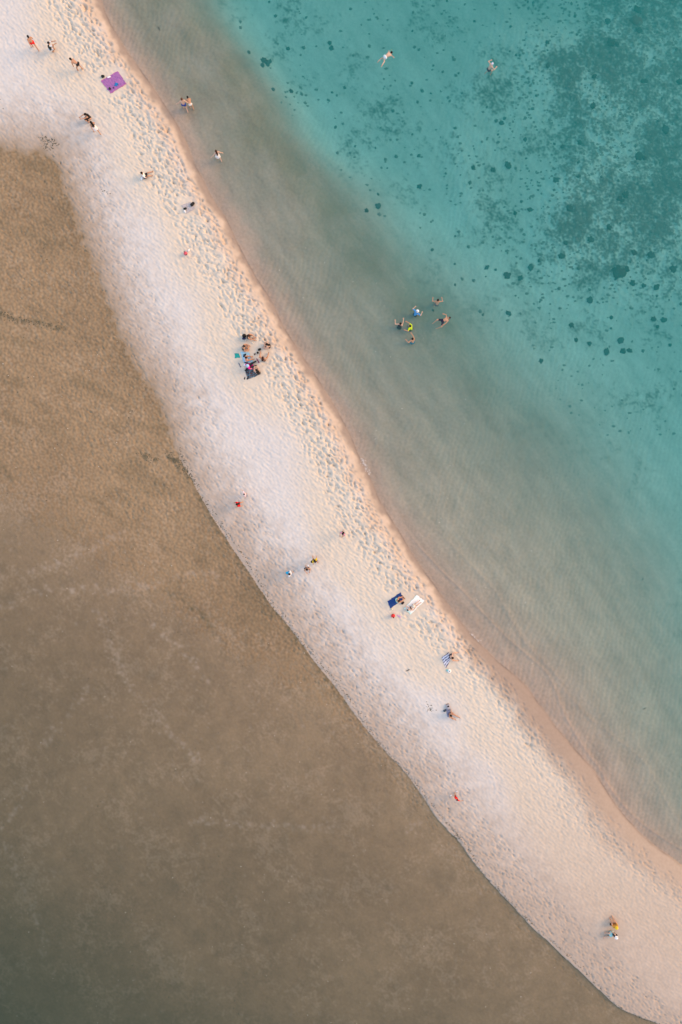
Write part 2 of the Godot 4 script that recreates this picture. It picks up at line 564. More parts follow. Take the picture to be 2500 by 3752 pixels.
# A smooth skin round tapered bones [a, b, radius at a, radius at b], meshed as surface nets.
func nets(bones: Array, cell: float, blend: float, vp: PackedVector3Array, vn: PackedVector3Array, ix: PackedInt32Array) -> void:
	var lo := Vector3(1e9, 1e9, 1e9)
	var hi := -lo
	for b in bones:
		var r: float = maxf(b[2], b[3]) + blend + 2.0 * cell
		lo = lo.min(b[0].min(b[1]) - Vector3(r, r, r))
		hi = hi.max(b[0].max(b[1]) + Vector3(r, r, r))
	var n := Vector3i(((hi - lo) / cell).ceil()) + Vector3i.ONE
	var sy := n.x
	var sz := n.x * n.y
	var f := PackedFloat32Array()
	f.resize(sz * n.z)
	f.fill(1.0)
	for b in bones:
		var a: Vector3 = b[0]
		var ab: Vector3 = b[1] - a
		var ra: float = b[2]
		var rb: float = b[3]
		var inv := 1.0 / maxf(ab.length_squared(), 1e-8)
		var pad: float = maxf(ra, rb) + blend + 1.5 * cell
		var i0 := Vector3i(((a.min(b[1]) - Vector3(pad, pad, pad) - lo) / cell).floor()).max(Vector3i.ZERO)
		var i1 := Vector3i(((a.max(b[1]) + Vector3(pad, pad, pad) - lo) / cell).ceil()).min(n - Vector3i.ONE)
		for k in range(i0.z, i1.z + 1):
			for j in range(i0.y, i1.y + 1):
				var at := k * sz + j * sy + i0.x
				var p := lo + Vector3(i0.x, j, k) * cell - a
				for i in range(i0.x, i1.x + 1):
					var t := clampf(p.dot(ab) * inv, 0.0, 1.0)
					var d := (p - ab * t).length() - ra - (rb - ra) * t
					var old := f[at]
					var gap := absf(d - old)
					if gap < blend:
						var h := blend - gap
						f[at] = minf(d, old) - h * h / (4.0 * blend)
					elif d < old:
						f[at] = d
					at += 1
					p.x += cell
	var where := PackedInt32Array()
	where.resize(f.size())
	where.fill(-1)
	var offs := [0, 1, sy, sy + 1, sz, sz + 1, sz + sy, sz + sy + 1]
	var base := vp.size()
	for k in n.z - 1:
		for j in n.y - 1:
			var at := k * sz + j * sy
			for i in n.x - 1:
				var f0 := f[at]
				var f7 := f[at + offs[7]]
				if f0 < 0.9 or f7 < 0.9:
					var mask := 0
					for c in 8:
						if f[at + offs[c]] < 0.0:
							mask |= 1 << c
					if mask != 0 and mask != 255:
						var sum := Vector3.ZERO
						var count := 0
						var g := Vector3.ZERO
						for c in 8:
							var fc := f[at + offs[c]]
							g += Vector3(fc if c & 1 else -fc, fc if c & 2 else -fc, fc if c & 4 else -fc)
							for bit in [1, 2, 4]:
								if not (c & bit):
									var c2: int = c | bit
									if ((mask >> c) & 1) != ((mask >> c2) & 1):
										var t := fc / (fc - f[at + offs[c2]])
										sum += Vector3(c & 1, (c >> 1) & 1, (c >> 2) & 1) + Vector3(bit & 1, (bit >> 1) & 1, (bit >> 2) & 1) * t
										count += 1
						where[at] = vp.size()
						vp.append(lo + (Vector3(i, j, k) + sum / count) * cell)
						vn.append(g.normalized())
				at += 1
	for k in range(1, n.z - 1):
		for j in range(1, n.y - 1):
			for i in range(1, n.x - 1):
				var at := k * sz + j * sy + i
				var inside := f[at] < 0.0
				for axis in 3:
					var step: int = [1, sy, sz][axis]
					if (f[at + step] < 0.0) == inside:
						continue
					var p: int = [sy, sz, 1][axis]
					var q: int = [sz, 1, sy][axis]
					var a := where[at]
					var b := where[at - p]
					var c := where[at - p - q]
					var d := where[at - q]
					if a < 0 or b < 0 or c < 0 or d < 0:
						continue
					if inside:
						ix.append_array([a, c, b, a, d, c])
					else:
						ix.append_array([a, b, c, a, c, d])

func skin(bones: Array, cell := 0.024, blend := 0.04) -> ArrayMesh:
	var vp := PackedVector3Array()
	var vn := PackedVector3Array()
	var ix := PackedInt32Array()
	nets(bones, cell, blend, vp, vn, ix)
	return to_mesh(vp, vn, ix)

# tapered tube through points, added to the arrays
func tube(points: Array, radii: Array, sides: int, vp: PackedVector3Array, vn: PackedVector3Array, ix: PackedInt32Array) -> void:
	var base := vp.size()
	for k in points.size():
		var dir: Vector3 = (points[mini(k + 1, points.size() - 1)] - points[maxi(k - 1, 0)]).normalized()
		var side := dir.cross(Vector3.UP if absf(dir.y) < 0.9 else Vector3.RIGHT).normalized()
		var up := side.cross(dir)
		for q in sides:
			var w := side * cos(TAU * q / sides) + up * sin(TAU * q / sides)
			vp.append(points[k] + w * radii[k])
			vn.append(w)
	for k in points.size() - 1:
		for q in sides:
			var a := base + k * sides + q
			var b := base + k * sides + (q + 1) % sides
			ix.append_array([a, b, b + sides, a, b + sides, a + sides])
	for end in [0, points.size() - 1]:
		var c := vp.size()
		vp.append(points[end])
		vn.append(((points[end] - points[1 if end == 0 else end - 1]) as Vector3).normalized())
		for q in sides:
			var a: int = base + end * sides + q
			var b: int = base + end * sides + (q + 1) % sides
			ix.append_array([c, b, a] if end == 0 else [c, a, b])

func tube_mesh(points: Array, radii: Array, sides := 8) -> ArrayMesh:
	var vp := PackedVector3Array()
	var vn := PackedVector3Array()
	var ix := PackedInt32Array()
	tube(points, radii, sides, vp, vn, ix)
	return to_mesh(vp, vn, ix)

func lathe(profile: Array, sides := 24) -> ArrayMesh:
	var st := SurfaceTool.new()
	st.begin(Mesh.PRIMITIVE_TRIANGLES)
	for k in profile.size() - 1:
		for q in sides:
			var a0 := TAU * q / sides
			var a1 := TAU * (q + 1) / sides
			var p: Vector2 = profile[k]
			var r: Vector2 = profile[k + 1]
			var v := [Vector3(p.x * cos(a0), p.y, p.x * sin(a0)), Vector3(p.x * cos(a1), p.y, p.x * sin(a1)), Vector3(r.x * cos(a1), r.y, r.x * sin(a1)), Vector3(r.x * cos(a0), r.y, r.x * sin(a0))]
			for i in [0, 1, 2, 0, 2, 3]:
				st.set_smooth_group(0)
				st.add_vertex(v[i])
	st.index()
	st.generate_normals()
	return st.commit()

# ---------------------------------------------------------------- people
func bend(a: Vector3, target: Vector3, l1: float, l2: float, pole: Vector3) -> Array:
	var to := target - a
	var d := clampf(to.length(), 0.12, l1 + l2 - 0.004)
	var dir := to.normalized()
	var p := (l1 * l1 - l2 * l2 + d * d) / (2.0 * d)
	var h := sqrt(maxf(l1 * l1 - p * p, 0.0))
	var out := (pole - dir * pole.dot(dir)).normalized()
	return [a + dir * p + out * h, a + dir * d]

# local axes: +z ahead, +x the person's left, +y up. Each pose: pelvis, spine, front, head, hands, feet and which way elbows and knees point.
func poses() -> Dictionary:
	var up := Vector3.UP
	return {
		"stand": {"p": Vector3(0, 0.92, 0), "d": Vector3(0, 1, 0.03), "hl": Vector3(0.27, 0.80, 0.08), "hr": Vector3(-0.27, 0.80, 0.05), "fl": Vector3(0.11, 0.08, 0.03), "fr": Vector3(-0.11, 0.08, -0.03)},
		"walk": {"p": Vector3(0, 0.90, 0), "d": Vector3(0, 1, 0.06), "hl": Vector3(0.27, 0.86, -0.24), "hr": Vector3(-0.26, 0.88, 0.26), "fl": Vector3(0.09, 0.08, 0.30), "fr": Vector3(-0.09, 0.13, -0.34)},
		"wade": {"p": Vector3(0, 0.90, 0), "d": Vector3(0, 1, 0.10), "hl": Vector3(0.60, 0.98, 0.10), "hr": Vector3(-0.52, 0.92, -0.05), "fl": Vector3(0.14, 0.08, 0.22), "fr": Vector3(-0.14, 0.10, -0.22)},
		"carry": {"p": Vector3(0, 0.92, 0), "d": Vector3(0, 1, 0.05), "hl": Vector3(0.14, 1.12, 0.30), "hr": Vector3(-0.16, 1.10, 0.30), "fl": Vector3(0.10, 0.08, 0.20), "fr": Vector3(-0.10, 0.11, -0.22)},
		"wave": {"p": Vector3(0, 0.92, 0), "d": Vector3(0, 1, 0.02), "hl": Vector3(0.42, 0.95, 0.15), "hr": Vector3(-0.62, 1.30, 0.20), "fl": Vector3(0.10, 0.08, 0.12), "fr": Vector3(-0.10, 0.08, -0.12)},
		"crouch": {"p": Vector3(0, 0.34, -0.10), "d": Vector3(0, 1, 0.35), "hl": Vector3(0.12, 0.86, 0.62), "hr": Vector3(-0.10, 0.82, 0.60), "fl": Vector3(0.14, 0.08, 0.14), "fr": Vector3(-0.14, 0.08, 0.02)},
		"stoop": {"p": Vector3(0, 0.86, -0.06), "d": Vector3(0, 0.40, 0.92), "hl": Vector3(0.14, 0.32, 0.48), "hr": Vector3(-0.16, 0.40, 0.55), "fl": Vector3(0.13, 0.08, 0.18), "fr": Vector3(-0.13, 0.08, -0.16)},
		"cross": {"p": Vector3(0, 0.13, 0), "d": Vector3(0, 1, 0.28), "hl": Vector3(0.20, 0.30, 0.48), "hr": Vector3(-0.28, 0.26, 0.36), "fl": Vector3(-0.14, 0.07, 0.36), "fr": Vector3(0.12, 0.07, 0.46), "kl": Vector3(1, 0.35, 0.2), "kr": Vector3(-1, 0.35, 0.2)},
		"knees": {"p": Vector3(0, 0.13, 0), "d": Vector3(0, 1, 0.22), "hl": Vector3(0.10, 0.40, 0.48), "hr": Vector3(-0.08, 0.38, 0.50), "fl": Vector3(0.13, 0.08, 0.52), "fr": Vector3(-0.12, 0.08, 0.60), "kl": Vector3(0.25, 1, 0.2), "kr": Vector3(-0.25, 1, 0.2)},
		"long": {"p": Vector3(0, 0.13, 0), "d": Vector3(0, 1, -0.12), "hl": Vector3(0.30, 0.12, -0.16), "hr": Vector3(-0.20, 0.30, 0.30), "fl": Vector3(0.20, 0.08, 0.80), "fr": Vector3(-0.14, 0.08, 0.62), "kl": Vector3(0.2, 1, 0), "kr": Vector3(-0.3, 1, 0)},
		"astride": {"p": Vector3(0, 0.13, 0), "d": Vector3(0, 1, 0.10), "hl": Vector3(0.34, 0.34, 0.36), "hr": Vector3(-0.34, 0.32, 0.40), "fl": Vector3(0.36, 0.08, 0.62), "fr": Vector3(-0.34, 0.08, 0.66), "kl": Vector3(0.7, 1, 0), "kr": Vector3(-0.7, 1, 0)},
		"lie": {"p": Vector3(0, 0.12, 0), "d": Vector3(0, 0.06, -1), "front": Vector3(0, 1, 0.06), "head": Vector3(0, 0.25, -1), "hl": Vector3(0.20, 0.10, -0.72), "hr": Vector3(-0.24, 0.16, 0.02), "fl": Vector3(0.13, 0.08, 0.82), "fr": Vector3(-0.12, 0.08, 0.80), "kl": Vector3(0.1, 1, 0), "kr": Vector3(-0.1, 1, 0), "el": Vector3(1, 0, 0), "er": Vector3(-1, 0, 0)},
		"prone": {"p": Vector3(0, -0.08, 0), "d": Vector3(0, 0.02, 1), "front": Vector3(0, -1, 0.02), "head": Vector3(0, 0.12, 1), "hl": Vector3(-0.46, -0.16, 0.66), "hr": Vector3(0.30, -0.20, 0.62), "fl": Vector3(-0.42, -0.10, -0.62), "fr": Vector3(0.12, -0.22, -0.62), "kl": Vector3(-0.8, -0.6, 0), "kr": Vector3(0.8, -0.6, 0), "el": Vector3(-1, 0, 0.3), "er": Vector3(1, 0, 0.3)},
		"afloat": {"p": Vector3(0, -0.10, 0), "d": Vector3(0, 0.10, -1), "front": Vector3(0, 1, 0.1), "head": Vector3(0, 0.35, -1), "hl": Vector3(0.36, -0.02, 0.04), "hr": Vector3(-0.50, -0.06, -0.35), "fl": Vector3(0.38, -0.34, 0.58), "fr": Vector3(-0.20, -0.30, 0.70), "kl": Vector3(1, 0.5, 0), "kr": Vector3(-0.6, 0.8, 0), "el": Vector3(1, -0.3, 0), "er": Vector3(-1, -0.3, 0)},
		"tread": {"p": Vector3(0, -0.48, -0.12), "d": Vector3(0, 0.92, 0.40), "hl": Vector3(0.44, -0.10, 0.28), "hr": Vector3(-0.36, -0.05, 0.34), "fl": Vector3(0.16, -1.05, -0.20), "fr": Vector3(-0.20, -1.02, 0.10), "el": Vector3(1, 0, -0.2), "er": Vector3(-1, 0, -0.2)},
		"splash": {"p": Vector3(0, -0.46, -0.10), "d": Vector3(0, 0.94, 0.34), "hl": Vector3(0.52, 0.06, 0.20), "hr": Vector3(-0.12, 0.10, 0.60), "fl": Vector3(0.18, -1.06, -0.10), "fr": Vector3(-0.18, -1.00, 0.16), "el": Vector3(1, 0.2, -0.2), "er": Vector3(-1, 0.2, 0)},
	}

var pose_table := {}
var rig_cache := {}

func rig(pose: String) -> Dictionary:
	if rig_cache.has(pose):
		return rig_cache[pose]
	if pose_table.is_empty():
		pose_table = poses()
	var q: Dictionary = pose_table[pose]
	var p: Vector3 = q.p
	var d: Vector3 = q.d.normalized()
	var front: Vector3 = q.get("front", Vector3(0, 0, 1))
	front = (front - d * front.dot(d)).normalized()
	var side := d.cross(front).normalized()       # the person's left
	var j := {"p": p, "d": d, "front": front, "side": side}
	j.c = p + d * 0.28
	j.n = p + d * 0.49
	var look: Vector3 = q.get("head", d.lerp(Vector3.UP, 0.55)).normalized()
	j.look = look
	j.h = j.n + look * 0.165 + front * 0.015
	j.face = (front - look * front.dot(look)).normalized()
	j.sl = j.n - d * 0.035 + side * 0.165
	j.sr = j.n - d * 0.035 - side * 0.165
	j.ll = p + side * 0.09
	j.lr = p - side * 0.09
	var back: Vector3 = -front - d * 0.4
	var a := bend(j.sl, q.hl, 0.28, 0.25, q.get("el", back + side * 0.7))
	j.el = a[0]
	j.wl = a[1]
	a = bend(j.sr, q.hr, 0.28, 0.25, q.get("er", back - side * 0.7))
	j.er = a[0]
	j.wr = a[1]
	a = bend(j.ll, q.fl, 0.43, 0.41, q.get("kl", front + side * 0.15))
	j.kl = a[0]
	j.al = a[1]
	a = bend(j.lr, q.fr, 0.43, 0.41, q.get("kr", front - side * 0.15))
	j.kr = a[0]
	j.ar = a[1]
	for s in ["l", "r"]:
		var shin: Vector3 = (j["a" + s] - j["k" + s]).normalized()
		var toe := Vector3(0, -0.25, 1)
		if pose in ["lie", "long", "astride"]:
			toe = Vector3(0.1 if s == "l" else -0.1, 0.8, 0.6)
		elif pose in ["prone", "afloat", "tread", "splash"]:
			toe = shin + front * 0.5
		j["t" + s] = j["a" + s] + toe.normalized() * 0.15
		j["e" + s + "_hand"] = (j["w" + s] - j["e" + s]).normalized()
	rig_cache[pose] = j
	return j

func body_mesh(pose: String) -> ArrayMesh:
	var key := "body " + pose
	if mesh_cache.has(key):
		return mesh_cache[key]
	var j := rig(pose)
	var b := [
		[j.ll, j.lr, 0.105, 0.105], [j.p, j.c, 0.115, 0.115], [j.c + j.side * 0.06, j.n - j.d * 0.10 + j.side * 0.07, 0.105, 0.098], [j.c - j.side * 0.06, j.n - j.d * 0.10 - j.side * 0.07, 0.105, 0.098],
		[j.sl, j.sr, 0.062, 0.062], [j.n - j.d * 0.02, j.h, 0.056, 0.054],
		[j.h - j.look * 0.035 + j.face * 0.03, j.h + j.look * 0.035 - j.face * 0.012, 0.066, 0.088],
	]
	for s in ["l", "r"]:
		var w: Vector3 = j["e" + s + "_hand"]
		b.append([j["s" + s], j["e" + s], 0.050, 0.040])
		b.append([j["e" + s], j["w" + s], 0.040, 0.029])
		b.append([j["w" + s], j["w" + s] + w * 0.075, 0.030, 0.032])
		b.append([j["l" + s], j["k" + s], 0.088, 0.056])
		b.append([j["k" + s], j["a" + s], 0.056, 0.038])
		b.append([j["a" + s] - Vector3(0, 0.02, 0), j["t" + s], 0.040, 0.030])
	var vp := PackedVector3Array()
	var vn := PackedVector3Array()
	var ix := PackedInt32Array()
	nets(b, 0.024, 0.035, vp, vn, ix)
	# fingers, nose and ears join the same skin
	for s in ["l", "r"]:
		var w: Vector3 = j["e" + s + "_hand"]
		var turn: float = 1.0 if s == "l" else -1.0
		var across := w.cross(Vector3.UP)
		if across.length() < 0.2:
			across = j.side
		across = across.normalized()
		var curl := across.cross(w).normalized()
		if curl.y > 0.0:
			curl = -curl
		var palm: Vector3 = j["w" + s] + w * 0.08
		for k in 4:
			var root := palm + across * (k - 1.5) * 0.021
			var l: float = [0.064, 0.076, 0.072, 0.056][k]
			var mid := root + w * l * 0.55 + across * (k - 1.5) * 0.004
			tube([root - w * 0.02, mid, mid + (w * 0.8 + curl * 0.6).normalized() * l * 0.55], [0.0105, 0.0095, 0.0075], 5, vp, vn, ix)
		var thumb: Vector3 = j["w" + s] + w * 0.035 + across * 0.03 * turn
		tube([thumb - across * 0.02 * turn, thumb + across * 0.025 * turn + w * 0.02, thumb + across * 0.035 * turn + w * 0.055], [0.012, 0.011, 0.008], 5, vp, vn, ix)
		var ear: Vector3 = j.h + j.side * 0.083 * turn - j.face * 0.01
		tube([ear - j.look * 0.03, ear + j.side * 0.012 * turn, ear + j.look * 0.03 - j.face * 0.012], [0.010, 0.016, 0.011], 5, vp, vn, ix)
	tube([j.h + j.face * 0.07 + j.look * 0.02, j.h + j.face * 0.112 - j.look * 0.028, j.h + j.face * 0.082 - j.look * 0.036], [0.010, 0.017, 0.012], 5, vp, vn, ix)
	mesh_cache[key] = to_mesh(vp, vn, ix)
	return mesh_cache[key]

func garment_mesh(pose: String, what: String) -> ArrayMesh:
	var key := what + " " + pose
	if mesh_cache.has(key):
		return mesh_cache[key]
	var j := rig(pose)
	var b := []
	var chest := [[j.c + j.side * 0.06, j.n - j.d * 0.10 + j.side * 0.07, 0.118, 0.112], [j.c - j.side * 0.06, j.n - j.d * 0.10 - j.side * 0.07, 0.118, 0.112]]
	match what:
		"shorts", "trunks", "trousers":
			var far: float = {"shorts": 0.62, "trunks": 0.30, "trousers": 1.0}[what]
			b = [[j.ll, j.lr, 0.120, 0.120], [j.p, j.p + j.d * 0.06, 0.126, 0.124]]
			for s in ["l", "r"]:
				b.append([j["l" + s], j["l" + s].lerp(j["k" + s], far), 0.106, lerpf(0.106, 0.082, far)])
				if what == "trousers":
					b.append([j["k" + s], j["k" + s].lerp(j["a" + s], 0.9), 0.074, 0.060])
		"briefs":
			b = [[j.ll, j.lr, 0.114, 0.114], [j.p - j.d * 0.02, j.p + j.d * 0.02, 0.118, 0.118]]
		"skirt":
			var knee: Vector3 = (j.kl + j.kr) * 0.5
			b = [[j.p + j.d * 0.06, j.p.lerp(knee, 0.55), 0.128, 0.19], [j.ll, j.ll.lerp(j.kl, 0.6), 0.115, 0.12], [j.lr, j.lr.lerp(j.kr, 0.6), 0.115, 0.12]]
		"t_shirt", "vest", "dress":
			b = chest + [[j.p + j.d * 0.02, j.c, 0.130, 0.130], [j.n - j.d * 0.06 + j.side * 0.11, j.n - j.d * 0.06 - j.side * 0.11, 0.080, 0.080]]
			if what == "t_shirt":
				for s in ["l", "r"]:
					b.append([j["s" + s], j["s" + s].lerp(j["e" + s], 0.7), 0.072, 0.062])
			if what == "dress":
				var knee: Vector3 = (j.kl + j.kr) * 0.5
				b.append([j.p, j.p.lerp(knee, 0.7), 0.135, 0.20])
		"bikini_top":
			b = [[j.n - j.d * 0.17 + j.side * 0.06, j.n - j.d * 0.17 - j.side * 0.06, 0.117, 0.117]]
		"hair":
			b = [[j.h + j.look * 0.035 - j.face * 0.028, j.h + j.look * 0.042 - j.face * 0.005, 0.098, 0.094], [j.h - j.face * 0.05 - j.look * 0.02, j.h - j.face * 0.04 + j.look * 0.02, 0.066, 0.08]]
		"long_hair":
			b = [[j.h + j.look * 0.035 - j.face * 0.028, j.h + j.look * 0.042 - j.face * 0.005, 0.102, 0.096], [j.h - j.face * 0.06, j.n - j.d * 0.06 - j.front * 0.12, 0.085, 0.085], [j.n - j.d * 0.06 - j.front * 0.12, j.n - j.d * 0.28 - j.front * 0.13, 0.085, 0.045]]
		"swim_cap":
			b = [[j.h + j.look * 0.035 - j.face * 0.02, j.h + j.look * 0.042 - j.face * 0.005, 0.095, 0.092]]
	mesh_cache[key] = skin(b, 0.024 if not what.contains("hair") else 0.02, 0.03)
	return mesh_cache[key]

var skins := {}

func person(pose: String, at: Vector3, ahead: Vector2, tone: String, wears: Array, label: String, group := "", size := 1.0) -> Node3D:
	var o := thing("person", label, "person", at, atan2(ahead.x, ahead.y), group)
	o.scale = Vector3(size, size, size)
	if skins.is_empty():
		skins = {"tan": mat(0.50, 0.275, 0.175, 0.55), "fair": mat(0.60, 0.39, 0.29, 0.55), "brown": mat(0.40, 0.215, 0.135, 0.55)}
	part(o, "body", body_mesh(pose), skins[tone])
	for w in wears:
		part(o, w[0], garment_mesh(pose, w[0]), mat(w[1], w[2], w[3], 0.85))
	var j := rig(pose)
	for s in [-1.0, 1.0]:
		var eye := SphereMesh.new()
		eye.radius = 0.012
		eye.height = 0.024
		eye.radial_segments = 8
		eye.rings = 4
		part(o, "eye", eye, mat(0.02, 0.015, 0.012, 0.2)).position = j.h + j.face * 0.084 + j.look * 0.012 + j.side * 0.032 * s
	return o

func on_water(u: float, v: float) -> Vector3:
	return Vector3((u - 1250.0) * S, 0.0, (v - 1876.0) * S)

const BLACK_HAIR := ["hair", 0.012, 0.010, 0.009]
const LONG_BLACK := ["long_hair", 0.012, 0.010, 0.009]
const LONG_BROWN := ["long_hair", 0.055, 0.022, 0.014]

func worn_hat(who: Node3D, pose: String, brim: float, m: Material) -> void:
	var j := rig(pose)
	var hat := part(who, "sun_hat", hat_mesh(brim), m)
	hat.transform = Transform3D(Basis(j.side, j.look, j.side.cross(j.look)), j.h + j.look * 0.055)

func hat_mesh(brim: float) -> ArrayMesh:
	var key := "hat %.3f" % brim
	if not mesh_cache.has(key):
		mesh_cache[key] = lathe([Vector2(0.0, 0.115), Vector2(0.05, 0.112), Vector2(0.085, 0.095), Vector2(0.102, 0.06), Vector2(0.108, 0.012), Vector2(0.13, 0.004), Vector2(brim, -0.012), Vector2(brim + 0.004, -0.018), Vector2(brim - 0.004, -0.02), Vector2(0.12, -0.004), Vector2(0.102, 0.0)], 20)
	return mesh_cache[key]

func people() -> void:
	var o: Node3D
	# on the dry sand by the purple mat
	person("walk", spot_at(134, 181), Vector2(-0.6, -0.8), "tan", [["trunks", 0.75, 0.02, 0.02], BLACK_HAIR], "bare-chested person in red swim trunks walking on pale sand, arms swinging")
	person("crouch", spot_at(192, 186), Vector2(1.0, -0.25), "tan", [["t_shirt", 0.72, 0.74, 0.78], ["shorts", 0.60, 0.62, 0.68], BLACK_HAIR], "person in white shirt and dark backpack crouching with arms held out")
	person("stoop", spot_at(297, 257), Vector2(-0.75, -0.3), "tan", [["briefs", 0.015, 0.015, 0.018], BLACK_HAIR], "person in black swim briefs bending forward on the sand")
	person("crouch", spot_at(331, 441), Vector2(-0.8, 0.4), "tan", [["dress", 0.012, 0.012, 0.014], LONG_BLACK], "person in black with long black hair crouching beside a standing companion")
	person("walk", spot_at(359, 487), Vector2(-0.65, -0.75), "tan", [["skirt", 0.80, 0.80, 0.82], ["bikini_top", 0.02, 0.02, 0.02], LONG_BLACK], "person in short white skirt with long black hair, standing on pale sand")
	person("long", spot_at(530, 646, 0.15), Vector2(1.0, -0.35), "tan", [["t_shirt", 0.80, 0.80, 0.82], ["shorts", 0.02, 0.022, 0.03], BLACK_HAIR], "person in loose white shirt and dark shorts sitting on trampled sand")
	# the picnic group
	person("knees", spot_at(911, 1235, 0.15), Vector2(1.0, 0.25), "tan", [["vest", 0.012, 0.012, 0.014], ["briefs", 0.012, 0.012, 0.014], LONG_BROWN], "person in black swimsuit with long brown hair sitting beside black backpack", "people sitting in the picnic group")
	person("cross", spot_at(892, 1275, 0.15), Vector2(1.0, -0.05), "tan", [["trunks", 0.012, 0.012, 0.016], BLACK_HAIR], "bare-backed person in black trunks sitting cross-legged at the head of the pale blue towel", "people sitting in the picnic group")
	person("knees", spot_at(901, 1318, 0.15), Vector2(1.0, -0.3), "tan", [["bikini_top", 0.70, 0.55, 0.66], ["briefs", 0.70, 0.62, 0.70], BLACK_HAIR], "person in pale pink swimwear sitting on the pale blue towel", "people sitting in the picnic group")
	person("cross", spot_at(987, 1268, 0.15), Vector2(-1.0, -0.05), "fair", [["briefs", 0.03, 0.03, 0.035], LONG_BLACK], "fair-skinned person with long black hair sitting cross-legged opposite the towels", "people sitting in the picnic group")
	person("astride", spot_at(966, 1319, 0.15), Vector2(0.15, -1.0), "tan", [["briefs", 0.03, 0.02, 0.025], ["bikini_top", 0.05, 0.03, 0.04], ["long_hair", 0.045, 0.016, 0.010]], "tanned person with brown ponytail sitting with legs stretched towards the others", "people sitting in the picnic group")
	person("knees", spot_at(947, 1366, 0.15), Vector2(-0.5, -0.85), "fair", [["vest", 0.012, 0.012, 0.014], ["briefs", 0.012, 0.012, 0.014], LONG_BLACK], "person in black swimsuit sitting on the edge of the dark patterned blanket", "people sitting in the picnic group")
	o = person("long", spot_at(913, 1345, 0.15), Vector2(1.0, -0.5), "fair", [["t_shirt", 0.72, 0.02, 0.36], ["trousers", 0.015, 0.03, 0.035], BLACK_HAIR], "person in magenta shirt, dark trousers and blue-white hat sitting on the towels", "people sitting in the picnic group")
	worn_hat(o, "long", 0.145, mat(0.36, 0.58, 0.78, 0.9))
	# strollers on the middle of the bar
	person("walk", spot_at(880, 1848), Vector2(-0.8, 0.35), "tan", [["t_shirt", 0.70, 0.008, 0.012], ["shorts", 0.25, 0.01, 0.015], LONG_BLACK], "person in bright red shirt walking along the pale sand")
	person("wave", spot_at(902, 1812), Vector2(-0.9, 0.3), "fair", [["t_shirt", 0.82, 0.62, 0.70], ["shorts", 0.75, 0.50, 0.48], BLACK_HAIR], "child in pale pink top with an arm stretched out, near the red shirt", "", 0.70)
	person("carry", spot_at(1257, 1953), Vector2(-0.5, 0.85), "tan", [["t_shirt", 0.70, 0.30, 0.42], ["shorts", 0.03, 0.02, 0.025], LONG_BLACK], "person in pink top and dark shorts alone beside the trampled band", "", 0.9)
	person("walk", spot_at(1156, 2051), Vector2(-0.45, -0.9), "tan", [["t_shirt", 0.78, 0.52, 0.03], ["shorts", 0.03, 0.03, 0.03], LONG_BLACK], "person in yellow shirt carrying a small black bag")
	person("carry", spot_at(1128, 2080), Vector2(0.3, 0.95), "tan", [["shorts", 0.03, 0.035, 0.05], BLACK_HAIR], "bare-chested person in dark shorts walking beside the yellow shirt")
	person("carry", spot_at(1067, 2098), Vector2(-0.9, -0.2), "fair", [["t_shirt", 0.72, 0.76, 0.84], ["shorts", 0.45, 0.50, 0.58], BLACK_HAIR], "person in white shirt hugging a bright blue bag")
	# towels by the berm
	person("knees", spot_at(1455, 2200, 0.15), Vector2(0.95, -0.35), "tan", [["trunks", 0.35, 0.70, 0.58], BLACK_HAIR], "bare-backed person in mint trunks sitting on the navy blue towel")
	o = person("lie", spot_at(1515, 2221, 0.15) + Vector3(0, 0.09, 0), Vector2(0.83, -0.56), "fair", [["briefs", 0.012, 0.012, 0.014], ["bikini_top", 0.012, 0.012, 0.014], BLACK_HAIR], "person in black bikini lying face up on the white towel", "", 0.86)
	person("astride", spot_at(1652, 2405, 0.15), Vector2(1.0, 0.05), "fair", [["trunks", 0.02, 0.025, 0.05], BLACK_HAIR], "bare-backed person sitting astride the sand off a striped towel")
	person("long", spot_at(1651, 2616, 0.15), Vector2(0.75, 0.55), "tan", [["trunks", 0.25, 0.10, 0.08], BLACK_HAIR], "tanned bare-chested person sitting beside a grey bag pile")
	person("wave", spot_at(1667, 2911), Vector2(0.5, -0.7), "tan", [["t_shirt", 0.72, 0.012, 0.010], ["shorts", 0.35, 0.02, 0.02], BLACK_HAIR], "child in red shirt standing alone on the lower end of the sandbar", "", 0.74)
	# the pair at the far end of the bar
	o = person("knees", spot_at(2251, 3389, 0.15), Vector2(-0.35, -0.9), "tan", [["t_shirt", 0.60, 0.30, 0.06], ["shorts", 0.30, 0.12, 0.06], BLACK_HAIR], "person in orange top and yellow hat sitting on pinkish sand")
	worn_hat(o, "knees", 0.15, mat(0.80, 0.55, 0.03, 0.9))
	o = person("long", spot_at(2246, 3419, 0.15), Vector2(-0.95, 0.25), "fair", [["vest", 0.012, 0.010, 0.012], ["skirt", 0.30, 0.58, 0.62], LONG_BLACK], "person in black vest, pale cyan skirt and white hat sitting on pinkish sand")
	worn_hat(o, "long", 0.16, mat(0.82, 0.82, 0.84, 0.9))
	# wading along the shore
	person("wade", spot_at(682, 405), Vector2(-0.2, -0.95), "fair", [["trunks", 0.02, 0.06, 0.30], ["hair", 0.10, 0.04, 0.02]], "person in blue trunks wading ankle-deep with arms out")
	person("stoop", spot_at(704, 399), Vector2(-0.35, -0.9), "tan", [["briefs", 0.70, 0.68, 0.64], BLACK_HAIR], "person in white swim briefs bending over in the shallows beside blue trunks", "", 0.88)
	person("wade", spot_at(804, 588), Vector2(-0.5, -0.85), "fair", [["skirt", 0.80, 0.81, 0.84], ["bikini_top", 0.70, 0.72, 0.74], LONG_BROWN], "person in white skirt with long brown hair wading away from shore", "", 0.94)
